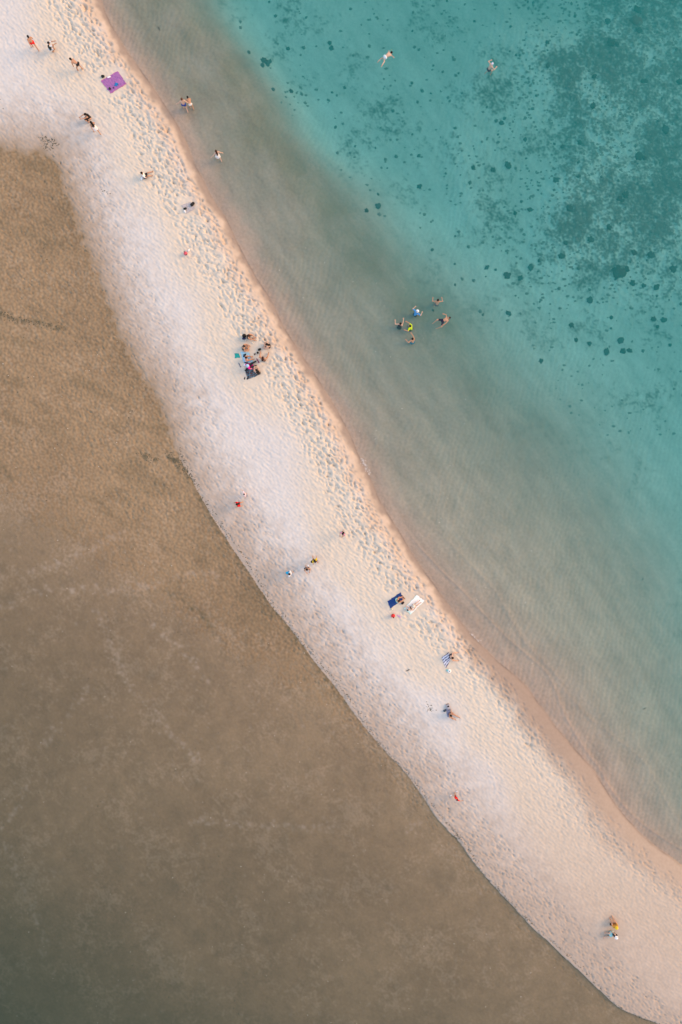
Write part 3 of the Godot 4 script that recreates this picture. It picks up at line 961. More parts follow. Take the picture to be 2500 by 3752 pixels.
	# in deeper water
	o = person("prone", on_water(1412, 207), Vector2(0.80, -0.55), "fair", [["trunks", 0.62, 0.68, 0.72], BLACK_HAIR], "snorkeller in pale trunks swimming face down over dark coral")
	var j := rig("prone")
	part(o, "snorkel", tube_mesh([j.h + j.face * 0.09 - j.look * 0.04, j.h + j.face * 0.06 + j.side * 0.10, j.h - j.face * 0.05 + j.side * 0.11 + j.look * 0.04, j.h - j.face * 0.24 + j.side * 0.12 + j.look * 0.10], [0.012, 0.012, 0.012, 0.013], 8), mat(0.65, 0.62, 0.05, 0.5))
	person("tread", on_water(1799, 240), Vector2(0.85, -0.5), "fair", [["trunks", 0.02, 0.03, 0.06], ["swim_cap", 0.66, 0.62, 0.74]], "swimmer in pale lilac cap treading water with arms spread")
	var bathers := "bathers together in the deeper water"
	person("tread", on_water(1604, 1106), Vector2(0.1, -1.0), "tan", [["trunks", 0.10, 0.14, 0.16], BLACK_HAIR], "bare-shouldered bather apart from the others, farthest out from shore", bathers)
	o = person("tread", on_water(1526, 1145), Vector2(0.6, -0.6), "fair", [["t_shirt", 0.06, 0.30, 0.68], ["trunks", 0.02, 0.02, 0.03], BLACK_HAIR], "bather in blue swim shirt and white hat", bathers)
	worn_hat(o, "tread", 0.14, mat(0.72, 0.80, 0.86, 0.9))
	person("afloat", on_water(1622, 1175), Vector2(-0.92, 0.38), "tan", [["shorts", 0.012, 0.014, 0.04], BLACK_HAIR], "bather in navy shorts floating on the back", bathers)
	person("splash", on_water(1466, 1192), Vector2(0.3, -0.9), "fair", [["vest", 0.015, 0.02, 0.03], ["trunks", 0.02, 0.02, 0.03], BLACK_HAIR], "bather in black swim vest reaching towards the lime shirt", bathers)
	person("splash", on_water(1506, 1199), Vector2(-0.75, -0.6), "tan", [["t_shirt", 0.50, 0.72, 0.01], ["trunks", 0.03, 0.03, 0.03], BLACK_HAIR], "bather in lime yellow shirt", bathers)
	person("splash", on_water(1513, 1247), Vector2(-0.4, -0.9), "tan", [["trunks", 0.02, 0.16, 0.28], BLACK_HAIR], "bather in blue trunks nearer the shore than the lime shirt", bathers)

# ---------------------------------------------------------------- belongings
# a cloth of the given corners (photograph pixels, in order round), draped over the sand
func cloth(corners: Array, nu: int, nv: int, paint: Callable, lift := 0.018, crinkle := 0.012) -> Array:
	var pts := []
	var mid := Vector3.ZERO
	for c in corners:
		pts.append(spot_at(c[0], c[1]))
		mid += pts[-1] / 4.0
	mid.y = ground(mid.x, mid.z)
	var n := noise(2.6, 71, 2)
	var vp := PackedVector3Array()
	var vn := PackedVector3Array()
	var vc := PackedColorArray()
	var ix := PackedInt32Array()
	var top := []
	for j in nv + 1:
		for i in nu + 1:
			var a := float(i) / nu
			var b := float(j) / nv
			var p: Vector3 = (pts[0].lerp(pts[1], a)).lerp(pts[3].lerp(pts[2], a), b)
			p += Vector3(n.get_noise_2d(p.x * 2.0, p.z), 0, n.get_noise_2d(p.z * 2.0, p.x + 50.0)) * 0.05
			p.y = high_ground(p, 0.10) + lift + maxf(0.0, n.get_noise_2d(p.x * 3.0, p.z * 3.0)) * crinkle * 3.0
			top.append(p - mid)
			var col: Color = paint.call(a, b)
			col.a = 1.0
			vc.append(col)
	for layer in 2:
		for k in top.size():
			vp.append(top[k] - Vector3(0, 0.012 * layer, 0))
	vc.append_array(vc.duplicate())
	var w := nu + 1
	for layer in 2:
		for j in nv + 1:
			for i in w:
				var l: Vector3 = top[j * w + mini(i + 1, nu)] - top[j * w + maxi(i - 1, 0)]
				var m: Vector3 = top[mini(j + 1, nv) * w + i] - top[maxi(j - 1, 0) * w + i]
				var nn := l.cross(m).normalized()
				if nn.y < 0:
					nn = -nn
				vn.append(nn if layer == 0 else -nn)
	var half := top.size()
	for j in nv:
		for i in nu:
			var a := j * w + i
			ix.append_array([a, a + 1, a + w + 1, a, a + w + 1, a + w, a + half, a + half + w + 1, a + half + 1, a + half, a + half + w, a + half + w + 1])
	for i in nu:
		for a in [i, nv * w + i]:
			ix.append_array([a, a + 1, a + half, a + 1, a + half + 1, a + half])
	for j in nv:
		for a in [j * w, j * w + nu]:
			ix.append_array([a, a + w, a + half, a + w, a + w + half, a + half])
	return [to_mesh(vp, vn, ix, vc), mid]

func lay_cloth(called: String, label: String, category: String, corners: Array, nu: int, nv: int, paint: Callable, group := "") -> MeshInstance3D:
	var made := cloth(corners, nu, nv, paint)
	var o := MeshInstance3D.new()
	o.name = named(called)
	o.mesh = made[0]
	var m := StandardMaterial3D.new()
	m.vertex_color_use_as_albedo = true
	m.roughness = 0.95
	m.rim_enabled = true
	m.rim = 0.2
	o.material_override = m
	o.position = made[1]
	o.set_meta("label", label)
	o.set_meta("category", category)
	if group:
		o.set_meta("group", group)
	add_child(o)
	return o

func plain(r: float, g: float, b: float, vary := 0.06) -> Callable:
	var n := noise(7.0, int(r * 900 + b * 77), 2)
	return func(x: float, y: float) -> Color: return Color(r, g, b) * (1.0 + vary * 2.0 * n.get_noise_2d(x, y))

func backpack(at: Vector3, ahead: Vector2, size: Vector3, m: Material, trim: Material, label: String, flat := false, group := "") -> Node3D:
	# flat: lying on the sand; otherwise upright
	var o := thing("backpack", label, "backpack", at, atan2(ahead.x, ahead.y), group)
	var r := size.z * 0.5
	var hx := size.x * 0.5 - r
	var b := [[Vector3(-hx, r, 0), Vector3(hx, r, 0), r, r], [Vector3(-hx, size.y - r, 0), Vector3(hx, size.y - r, 0), r * 0.9, r * 0.9], [Vector3(-hx, r, 0), Vector3(-hx, size.y - r, 0), r, r * 0.9], [Vector3(hx, r, 0), Vector3(hx, size.y - r, 0), r, r * 0.9], [Vector3(0, r, 0), Vector3(0, size.y - r, 0), r * 1.05, r * 0.95]]
	var tilt := Node3D.new()
	var holder: Node3D = o
	var basis := Basis(Vector3.RIGHT, PI / 2) if flat else Basis(Vector3.RIGHT, -0.12)
	var off := Vector3(0, r, -size.y * 0.5) if flat else Vector3.ZERO
	var put := func(called: String, mesh: Mesh, mm: Material) -> void:
		var q := part(holder, called, mesh, mm)
		q.transform = Transform3D(basis, off)
	tilt.free()
	put.call("bag_body", skin(b, 0.024, 0.03), m)
	put.call("front_pocket", skin([[Vector3(-hx * 0.7, size.y * 0.25, -r * 0.75), Vector3(hx * 0.7, size.y * 0.25, -r * 0.75), r * 0.45, r * 0.45], [Vector3(-hx * 0.7, size.y * 0.42, -r * 0.75), Vector3(hx * 0.7, size.y * 0.42, -r * 0.75), r * 0.42, r * 0.42]], 0.02, 0.03), trim)
	for s in [-1.0, 1.0]:
		put.call("strap", tube_mesh([Vector3(s * hx * 0.6, size.y - r * 0.6, r * 0.7), Vector3(s * hx * 0.9, size.y * 0.75, r * 1.35), Vector3(s * hx * 1.0, size.y * 0.4, r * 1.3), Vector3(s * hx * 0.9, size.y * 0.12, r * 0.9)], [0.02, 0.026, 0.024, 0.015], 8), trim)
	put.call("top_handle", tube_mesh([Vector3(-0.05, size.y - r * 0.2, 0.02), Vector3(-0.03, size.y + 0.035, 0.02), Vector3(0.03, size.y + 0.035, 0.02), Vector3(0.05, size.y - r * 0.2, 0.02)], [0.011, 0.011, 0.011, 0.011], 6), trim)
	return o

# a soft cloth bag slumped on the sand: rounded body, mouth and two handles
func tote(called: String, at: Vector3, turn: float, size: Vector3, m: Material, trim: Material, label: String, group := "") -> Node3D:
	var o := thing(called, label, "bag", at, turn, group)
	var r := size.y * 0.5
	var hx := maxf(size.x * 0.5 - r, 0.01)
	var hz := maxf(size.z * 0.5 - r, 0.01)
	part(o, "bag_body", skin([[Vector3(-hx, r, -hz), Vector3(hx, r, hz * 0.6), r, r * 0.9], [Vector3(-hx, r, hz), Vector3(hx, r * 0.8, -hz), r * 0.9, r * 0.8], [Vector3(0, r, 0), Vector3(0, r * 1.2, hz), r, r * 0.8]], 0.02, 0.04), m)
	for s in [-0.5, 0.5]:
		part(o, "handle", tube_mesh([Vector3(-hx * 0.5, size.y * 0.9, hz * s), Vector3(-hx * 0.6, size.y * 1.15, hz * s * 2.0), Vector3(hx * 0.6, size.y * 1.15, hz * s * 2.4), Vector3(hx * 0.5, size.y * 0.9, hz * s)], [0.010, 0.011, 0.011, 0.010], 6), trim)
	return o

func flip_flop(u: float, v: float, turn: float, m: Material, strap: Material, label: String, group: String) -> void:
	var at := spot_at(u, v)
	at.y = high_ground(at, 0.08) + 0.004
	var o := thing("flip_flop", label, "sandal", at, turn, group)
	if not mesh_cache.has("sole"):
		var vp := PackedVector3Array()
		var vn := PackedVector3Array()
		var ix := PackedInt32Array()
		nets([[Vector3(0, 0, -0.085), Vector3(0.006, 0, 0.075), 0.036, 0.046]], 0.012, 0.01, vp, vn, ix)
		for k in vp.size():
			vp[k].y = clampf(vp[k].y, -0.012, 0.012) + 0.012
			vn[k] = (vn[k] * Vector3(0.4, 1, 0.4)).normalized()
		mesh_cache["sole"] = to_mesh(vp, vn, ix)
		mesh_cache["thong"] = tube_mesh([Vector3(-0.042, 0.016, -0.005), Vector3(-0.022, 0.045, 0.03), Vector3(0.002, 0.03, 0.075), Vector3(0.026, 0.045, 0.03), Vector3(0.042, 0.016, -0.005)], [0.008, 0.008, 0.007, 0.008, 0.008], 6)
	part(o, "sole", mesh_cache["sole"], m)
	part(o, "strap", mesh_cache["thong"], strap)

func bottle(u: float, v: float, lying: bool, m: Material, cap: Material, label: String) -> void:
	var at := spot_at(u, v)
	at.y = high_ground(at, 0.06) + (0.04 if lying else 0.0)
	var o := thing("water_bottle", label, "bottle", at)
	if lying:
		o.rotation = Vector3(PI / 2, 0.7, 0)
	part(o, "bottle_body", lathe([Vector2(0.0, 0.0), Vector2(0.034, 0.002), Vector2(0.037, 0.02), Vector2(0.036, 0.09), Vector2(0.038, 0.14), Vector2(0.030, 0.175), Vector2(0.014, 0.20), Vector2(0.013, 0.215)], 14), m)
	part(o, "cap", lathe([Vector2(0.0165, 0.205), Vector2(0.0165, 0.232), Vector2(0.013, 0.235), Vector2(0.0, 0.235)], 12), cap)

func box_mesh(size: Vector3, edge := 0.006) -> ArrayMesh:
	var vp := PackedVector3Array()
	var vn := PackedVector3Array()
	var ix := PackedInt32Array()
	# a box with rounded uprights and chamfered faces
	var ring := []
	for c in 4:
		var cx: float = [1, -1, -1, 1][c]
		var cz: float = [1, 1, -1, -1][c]
		for k in 4:
			var a := (c + k / 3.0) * PI / 2
			ring.append(Vector3(cx * (size.x / 2 - edge) + cos(a) * edge, 0, cz * (size.z / 2 - edge) + sin(a) * edge))
	var levels := [[0.0, 0.94], [edge, 1.0], [size.y - edge, 1.0], [size.y, 0.94]]
	for l in levels:
		for p in ring:
			vp.append(Vector3(p.x * l[1], l[0], p.z * l[1]))
			vn.append(Vector3(p.x, (l[0] / size.y - 0.5) * size.x * 0.5, p.z).normalized())
	for k in 3:
		for q in 16:
			var a := k * 16 + q
			var b := k * 16 + (q + 1) % 16
			ix.append_array([a, b, b + 16, a, b + 16, a + 16])
	for end in [0, 3]:
		var c := vp.size()
		vp.append(Vector3(0, levels[end][0], 0))
		vn.append(Vector3(0, -1 if end == 0 else 1, 0))
		for q in 16:
			var n := vp.size()
			vp.append(vp[end * 16 + q])
			vp.append(vp[end * 16 + (q + 1) % 16])
			vn.append(vn[c])
			vn.append(vn[c])
			ix.append_array([c, n, n + 1])
	return to_mesh(vp, vn, ix)

func crumple(called: String, label: String, category: String, u: float, v: float, size: Vector3, turn: float, m: Material, seed: int, group := "") -> MeshInstance3D:
	# a heap of cloth: several folds running over each other
	rng.seed = seed
	var b := []
	for k in 6:
		var a := Vector3(rng.randf_range(-0.5, 0.5) * size.x, rng.randf_range(0.2, 0.6) * size.y, rng.randf_range(-0.5, 0.5) * size.z)
		var c := Vector3(rng.randf_range(-0.5, 0.5) * size.x, rng.randf_range(0.2, 0.6) * size.y, rng.randf_range(-0.5, 0.5) * size.z)
		b.append([a, c, size.y * rng.randf_range(0.35, 0.5), size.y * rng.randf_range(0.25, 0.45)])
	var o := MeshInstance3D.new()
	o.name = named(called)
	o.mesh = skin(b, 0.018, 0.02)
	o.material_override = m
	var at := spot_at(u, v)
	at.y = lerpf(high_ground(at, 0.12), at.y, 0.4)
	o.position = at
	o.rotation.y = turn
	o.set_meta("label", label)
	o.set_meta("category", category)
	if group:
		o.set_meta("group", group)
	add_child(o)
	return o

func belongings() -> void:
	var black := mat(0.014, 0.014, 0.016, 0.8)
	var ink := mat(0.012, 0.022, 0.022, 0.8)
	var white := mat(0.78, 0.78, 0.80, 0.85)
	# --- worn backpack of the croucher
	var p := spot_at(182, 173, 0.75)
	backpack(Vector3(p.x, p.y + 0.50, p.z), Vector2(1, -0.25), Vector3(0.30, 0.42, 0.17), mat(0.012, 0.030, 0.032, 0.7), black, "dark green backpack worn by the crouching person in white")
	# --- purple mat and what lies on it
	var weave := noise(26.0, 5, 2)
	lay_cloth("beach_mat", "large woven purple beach mat spread on trampled sand", "mat", [[370, 297], [432, 260], [464, 308], [407, 343]], 44, 36, func(a: float, b: float) -> Color:
		var line := 0.5 + 0.5 * sin(a * 120.0)
		var c := Color(0.235, 0.10, 0.33).lerp(Color(0.40, 0.16, 0.40), clampf(0.45 + weave.get_noise_2d(a * 1.4, b * 0.12) * 0.9 + 0.12 * line, 0, 1))
		if a < 0.02 or a > 0.98 or b < 0.03 or b > 0.97:
			c = Color(0.45, 0.12, 0.34)
		return c)
	var o := thing("book", "white paperback lying on the purple mat", "book", spot_at(401, 284) + Vector3(0, 0.05, 0), 0.35)
	part(o, "page_block", box_mesh(Vector3(0.29, 0.022, 0.12), 0.004), mat(0.78, 0.76, 0.70))
	part(o, "cover", box_mesh(Vector3(0.30, 0.006, 0.13), 0.003), mat(0.80, 0.80, 0.86, 0.5)).position.y = 0.0225
	crumple("blue_towel", "bright blue towel bunched up on the purple mat", "towel", 428, 312, Vector3(0.38, 0.12, 0.26), -0.6, mat(0.01, 0.20, 0.48, 0.9), 3)
	o = thing("speaker", "round black portable speaker on the purple mat", "speaker", spot_at(404, 327) + Vector3(0, 0.05, 0))
	part(o, "speaker_body", lathe([Vector2(0.0, 0.0), Vector2(0.085, 0.004), Vector2(0.098, 0.03), Vector2(0.098, 0.09), Vector2(0.085, 0.115), Vector2(0.07, 0.12)], 20), black)
	part(o, "grille", lathe([Vector2(0.07, 0.118), Vector2(0.05, 0.126), Vector2(0.0, 0.128)], 20), mat(0.03, 0.03, 0.032, 0.6))
	o = thing("phone", "small dark phone lying on the purple mat", "phone", spot_at(417, 323) + Vector3(0, 0.05, 0), 0.9)
	part(o, "phone_body", box_mesh(Vector3(0.08, 0.01, 0.15), 0.004), mat(0.05, 0.03, 0.10, 0.4))
	part(o, "phone_screen", box_mesh(Vector3(0.07, 0.002, 0.135), 0.001), mat(0.02, 0.02, 0.04, 0.1)).position.y = 0.0105
	tote("beach_bag", spot_at(379, 282), 0.2, Vector3(0.32, 0.20, 0.22), ink, black, "black bag at the corner of the purple mat")
	# --- loose things along the band
	crumple("white_cloth", "small white cloth behind the sitting white shirt", "cloth", 521, 655, Vector3(0.22, 0.10, 0.18), 0.4, white, 7)
	lay_cloth("grey_blanket", "pale grey blanket with black bags on it", "blanket", [[664, 752], [700, 741], [716, 764], [684, 783]], 18, 18, func(a: float, b: float) -> Color: return Color(0.50, 0.47, 0.49) * (0.85 + 0.3 * weave.get_noise_2d(a * 0.2, b * 0.2)))
	backpack(spot_at(706, 748, 0.1) + Vector3(0, 0.04, 0), Vector2(0.6, -0.6), Vector3(0.26, 0.40, 0.17), black, ink, "black backpack lying at the seaward corner of the grey blanket", true)
	tote("beach_bag", spot_at(680, 766) + Vector3(0, 0.03, 0), 0.3, Vector3(0.30, 0.16, 0.18), ink, black, "black bag in the middle of the grey blanket")
	o = thing("cap", "white cap lying on the grey blanket", "cap", spot_at(678, 775) + Vector3(0, 0.05, 0), 0.5)
	part(o, "crown", lathe([Vector2(0.0, 0.11), Vector2(0.05, 0.105), Vector2(0.085, 0.075), Vector2(0.095, 0.0)], 18), white)
	part(o, "peak", skin([[Vector3(-0.05, 0.008, 0.10), Vector3(0.05, 0.008, 0.10), 0.022, 0.022], [Vector3(0, 0.008, 0.13), Vector3(0, 0.008, 0.15), 0.03, 0.025]], 0.014, 0.04), white)
	backpack(spot_at(680, 928, 0.15), Vector2(-0.5, -0.8), Vector3(0.32, 0.40, 0.24), mat(0.62, 0.10, 0.14, 0.7), black, "coral pink backpack with black trim standing alone on the sand")
	tote("beach_bag", spot_at(693, 918), 0.9, Vector3(0.26, 0.14, 0.14), white, white, "white bag beside the coral pink backpack")
	# --- the picnic group's things
	backpack(spot_at(896, 1232, 0.15), Vector2(0.3, 0.9), Vector3(0.34, 0.45, 0.24), black, black, "big black backpack beside the brown-haired picnicker")
	tote("beach_bag", spot_at(895, 1241), 0.1, Vector3(0.32, 0.17, 0.18), mat(0.010, 0.022, 0.10, 0.6), black, "navy bag in front of the big black backpack")
	bottle(901, 1250, false, mat(0.75, 0.74, 0.78, 0.3), white, "white bottle standing between the navy bag and the cross-legged picnicker")
	bottle(923, 1253, true, mat(0.78, 0.74, 0.66, 0.3), white, "pale bottle lying on the sand inside the picnic circle")
	lay_cloth("beach_towel", "long pale blue beach towel in the picnic group", "towel", [[881, 1289], [912, 1291], [928, 1326], [896, 1334]], 20, 26, plain(0.30, 0.56, 0.76))
	lay_cloth("teal_mat", "small square teal cloth behind the pale blue towel", "cloth", [[860, 1296], [877, 1295], [880, 1310], [862, 1314]], 10, 10, plain(0.008, 0.30, 0.29))
	lay_cloth("pink_towel", "magenta towel spread behind the seated magenta shirt", "towel", [[910, 1330], [926, 1329], [934, 1352], [916, 1355]], 12, 14, plain(0.62, 0.015, 0.30))
	crumple("shirt", "black shirt with yellow trim on the pale blue towel", "shirt", 898, 1304, Vector3(0.36, 0.10, 0.30), 0.6, mat(0.014, 0.022, 0.035, 0.9), 11)
	crumple("yellow_cloth", "scrap of yellow cloth on the pale blue towel", "cloth", 901, 1298, Vector3(0.14, 0.06, 0.06), 0.2, mat(0.65, 0.60, 0.10, 0.9), 12)
	for k in 2:
		flip_flop(877 + k * 4, 1334 + k * 8, 0.5, mat(0.16, 0.17, 0.24), mat(0.10, 0.10, 0.14), "grey-blue flip-flop on bare sand beside the pale blue towel", "grey-blue flip-flops")
		flip_flop(943 + k * 5, 1318 + k * 8, 0.4, mat(0.28, 0.02, 0.10), mat(0.20, 0.02, 0.08), "dark magenta flip-flop inside the picnic circle", "dark magenta flip-flops")
		flip_flop(897 + k * 10, 1386, -0.3, mat(0.012, 0.016, 0.02), mat(0.02, 0.03, 0.04), "black flip-flop beside the dark patterned blanket", "black flip-flops by the blanket")
		flip_flop(922 + k * 8, 1243 - k * 3, 1.4, mat(0.05, 0.035, 0.03), mat(0.03, 0.02, 0.02), "dark brown flip-flop in front of the brown-haired picnicker", "dark brown flip-flops")
	tote("beach_bag", spot_at(952, 1281), 0.5, Vector3(0.30, 0.15, 0.22), ink, black, "black bag inside the picnic circle")
	o = thing("cool_jug", "small round dark jug inside the picnic circle", "jug", spot_at(945, 1293))
	part(o, "jug_body", lathe([Vector2(0.0, 0.0), Vector2(0.08, 0.004), Vector2(0.092, 0.05), Vector2(0.09, 0.14), Vector2(0.07, 0.18), Vector2(0.05, 0.19)], 18), mat(0.03, 0.02, 0.016, 0.5))
	part(o, "lid", lathe([Vector2(0.055, 0.185), Vector2(0.055, 0.21), Vector2(0.02, 0.225), Vector2(0.0, 0.226)], 14), black)
	crumple("brown_cloth", "small dark cloth beside the dark jug", "cloth", 935, 1298, Vector3(0.16, 0.06, 0.12), 0.4, mat(0.08, 0.05, 0.04, 0.9), 15)
	crumple("white_towel", "black and white towel bunched on the pale blue towel's end", "towel", 903, 1338, Vector3(0.38, 0.12, 0.16), -0.2, white, 16)
	crumple("black_jacket", "black jacket beside the bunched white towel", "jacket", 904, 1330, Vector3(0.40, 0.10, 0.14), -0.4, black, 17)
	crumple("black_jacket", "black jacket beside the magenta shirt's hat", "jacket", 905, 1355, Vector3(0.34, 0.12, 0.22), 0.5, mat(0.016, 0.02, 0.03), 18)
	var batik := noise(5.0, 31, 3)
	lay_cloth("patterned_blanket", "dark blanket with brown and blue pattern under the picnickers", "blanket", [[899, 1357], [948, 1352], [958, 1371], [909, 1391]], 40, 30, func(a: float, b: float) -> Color:
		var n := batik.get_noise_2d(a, b)
		var c := Color(0.035, 0.035, 0.05)
		if n > 0.12:
			c = Color(0.16, 0.05, 0.03) if batik.get_noise_2d(a + 9.0, b) > 0.0 else Color(0.06, 0.20, 0.28)
		elif n < -0.25:
			c = Color(0.20, 0.26, 0.30)
		return c)
	# --- with the strollers
	p = spot_at(1144, 2058, 0.8)
	tote("hand_bag", Vector3(p.x, p.y + 0.62, p.z), 0.6, Vector3(0.26, 0.20, 0.14), black, black, "small black bag carried by the yellow-shirted stroller")
	p = spot_at(1119, 2084, 0.8)
	tote("hand_bag", Vector3(p.x, p.y + 0.62, p.z), 0.2, Vector3(0.22, 0.17, 0.16), black, black, "small black bag carried by the bare-chested stroller")
	p = spot_at(1129, 2073, 1.0)
	tote("hand_bag", Vector3(p.x, p.y + 0.85, p.z), 0.9, Vector3(0.20, 0.14, 0.14), white, white, "small white bag held by the bare-chested stroller")
	p = spot_at(1056, 2098, 1.0)
	tote("hand_bag", Vector3(p.x, p.y + 0.85, p.z), 0.4, Vector3(0.42, 0.30, 0.34), mat(0.01, 0.42, 0.70, 0.7), mat(0.01, 0.25, 0.5), "bright blue bag hugged by the white-shirted stroller")
	# --- towels by the berm
	lay_cloth("beach_towel", "navy blue towel under the person in mint trunks", "towel", [[1420, 2203], [1468, 2171], [1480, 2194], [1431, 2229]], 24, 16, plain(0.008, 0.045, 0.20, 0.10))
	lay_cloth("beach_towel", "white towel with pale mint border under the sunbather", "towel", [[1481, 2229], [1528, 2179], [1556, 2202], [1505, 2252]], 30, 16, func(a: float, b: float) -> Color: return Color(0.55, 0.80, 0.78) if a < 0.08 or b < 0.04 or b > 0.96 else Color(0.86, 0.87, 0.87))
	p = spot_at(1516, 2221, 0.3)
	o = thing("sun_hat", "cream straw hat lying on the sunbather's belly", "hat", Vector3(p.x, p.y + 0.345, p.z))
	part(o, "hat_body", hat_mesh(0.16), mat(0.74, 0.66, 0.56, 0.9))
	part(o, "hat_band", lathe([Vector2(0.109, 0.012), Vector2(0.110, 0.035), Vector2(0.106, 0.036)], 20), black)
	backpack(spot_at(1441, 2257, 0.15), Vector2(0.2, 0.9), Vector3(0.34, 0.42, 0.28), mat(0.68, 0.035, 0.035, 0.7), black, "bright red backpack with black trim near the navy towel")
	tote("beach_bag", spot_at(1476, 2209), 0.7, Vector3(0.30, 0.15, 0.22), mat(0.03, 0.02, 0.03), black, "black bag between the navy towel and the white towel")
	o = thing("ball", "small pale cream ball at the navy towel's corner", "ball", spot_at(1437, 2231))
	part(o, "ball_body", skin([[Vector3(-0.015, 0.075, 0), Vector3(0.02, 0.08, 0.01), 0.078, 0.07]], 0.02, 0.02), mat(0.70, 0.56, 0.36))
	part(o, "valve_patch", lathe([Vector2(0.045, 0.145), Vector2(0.03, 0.153), Vector2(0.0, 0.155)], 14), mat(0.80, 0.74, 0.62))
	for k in 2:
		flip_flop(1460 + k * 5, 2256 + k * 3, 0.9, mat(0.60, 0.30, 0.62), mat(0.70, 0.40, 0.70), "lilac flip-flop beside the bright red backpack", "lilac flip-flops")
		flip_flop(1475 + k * 4, 2184 + k * 6, 0.9, mat(0.02, 0.02, 0.06), mat(0.02, 0.02, 0.05), "navy flip-flop on the end of the navy towel", "navy flip-flops")
	lay_cloth("striped_towel", "grey and white striped towel behind the sitting person", "towel", [[1618, 2410], [1645, 2390], [1650, 2420], [1634, 2448]], 24, 34, func(a: float, b: float) -> Color:
		var t := fmod(b * 4.2 + 0.15 * sin(a * 6.0) + 0.1, 1.0)
		return Color(0.09, 0.085, 0.14) if t < 0.34 else (Color(0.34, 0.35, 0.48) if t < 0.45 else Color(0.66, 0.68, 0.80)))
	o = thing("sun_hat", "white sun hat with dark crown lying off the striped towel", "hat", spot_at(1647, 2458) + Vector3(0, 0.04, 0))
	part(o, "hat_body", hat_mesh(0.17), mat(0.82, 0.83, 0.83, 0.9))
	part(o, "hat_badge", lathe([Vector2(0.0, 0.124), Vector2(0.04, 0.12), Vector2(0.045, 0.112)], 12), mat(0.01, 0.07, 0.07))
	crumple("teal_cloth", "small turquoise cloth tucked beside the white sun hat", "cloth", 1638, 2456, Vector3(0.12, 0.07, 0.16), 0.2, mat(0.16, 0.55, 0.58), 21)
	# --- the grey bag pile
	backpack(spot_at(1643, 2590, 0.1), Vector2(0.3, 0.8), Vector3(0.36, 0.42, 0.20), mat(0.36, 0.36, 0.41), black, "grey backpack with black trim lying beside the tanned sitter", true)
	tote("beach_bag", spot_at(1630, 2603), 0.5, Vector3(0.30, 0.14, 0.20), mat(0.05, 0.08, 0.12), black, "dark blue bag at the foot of the grey backpack")
	lay_cloth("beach_towel", "crumpled grey-blue towel under the tanned sitter", "towel", [[1634, 2598], [1650, 2600], [1650, 2628], [1640, 2626]], 12, 18, plain(0.20, 0.23, 0.36, 0.15))
	crumple("brown_bag", "small brown pouch above the grey backpack", "pouch", 1640, 2581, Vector3(0.20, 0.10, 0.14), 0.1, mat(0.28, 0.17, 0.12), 23)
	# --- with the child in red and the far pair
	p = spot_at(1674, 2899)
	o = thing("paper_sheet", "white sheet of paper on the sand beside the child in red", "paper", Vector3(p.x, high_ground(p, 0.1) + 0.01, p.z), 0.5)
	part(o, "sheet", skin([[Vector3(-0.10, 0.01, 0), Vector3(0.10, 0.03, 0.01), 0.03, 0.025]], 0.016, 0.02), white)
	crumple("white_cloth", "scrap of white cloth on the sand behind the child in red", "cloth", 1652, 2915, Vector3(0.18, 0.05, 0.07), 0.6, white, 25)
	tote("beach_bag", spot_at(2240, 3384), 0.4, Vector3(0.30, 0.16, 0.16), black, black, "black bag beside the person in the yellow hat")
	crumple("cyan_towel", "pale cyan towel beside the person in the white hat", "towel", 2234, 3427, Vector3(0.40, 0.12, 0.26), 0.2, mat(0.25, 0.52, 0.56), 27)
	# --- driftwood
	var bark := mat(0.08, 0.065, 0.05, 0.95)
	for w in [[1495, 2455, 0.45, 0.20, "dark forked stick lying on the pale sand"], [583, 105, 2.1, 0.24, "dark stick lying under the shallow water"], [2355, 2121, 1.0, 0.14, "short dark stick under the water off the lower shore"], [2362, 2595, 0.5, 0.17, "dark weed-wrapped stick under the water off the wet sand"]]:
		var at := spot_at(w[0], w[1]) + Vector3(0, 0.03, 0)
		o = thing("driftwood", w[4], "driftwood", at, w[2])
		var l: float = w[3]
		part(o, "branch", tube_mesh([Vector3(-l, 0, 0), Vector3(-l * 0.3, 0.01, 0.03), Vector3(l * 0.4, 0.01, -0.01), Vector3(l, 0.02, 0.03)], [0.018, 0.026, 0.024, 0.009], 8), bark)
		part(o, "twig", tube_mesh([Vector3(-l * 0.1, 0.02, 0.03), Vector3(l * 0.2, 0.03, 0.07), Vector3(l * 0.4, 0.03, 0.1)], [0.014, 0.010, 0.005], 6), bark)

# ---------------------------------------------------------------- reef, weed, shells and foam
func lump(seed: int, rough: float, flat: float, rings := 9, sides := 14) -> ArrayMesh:
	var n := noise(1.6, seed, 3)
	var vp := PackedVector3Array()
	var vn := PackedVector3Array()
	var ix := PackedInt32Array()
	for k in rings + 1:
		var t := PI * k / rings
		for q in sides:
			var a := TAU * q / sides
			var dir := Vector3(sin(t) * cos(a), cos(t), sin(t) * sin(a))
			var r := 1.0 + rough * n.get_noise_3dv(dir * 1.4)
			vp.append(dir * r * Vector3(1, flat, 1))
			vn.append((dir * Vector3(flat, 1, flat)).normalized())
	for k in rings:
		for q in sides:
			var a := k * sides + q
			var b := k * sides + (q + 1) % sides
			ix.append_array([a, b + sides, b, a, a + sides, b + sides])
	return to_mesh(vp, vn, ix)

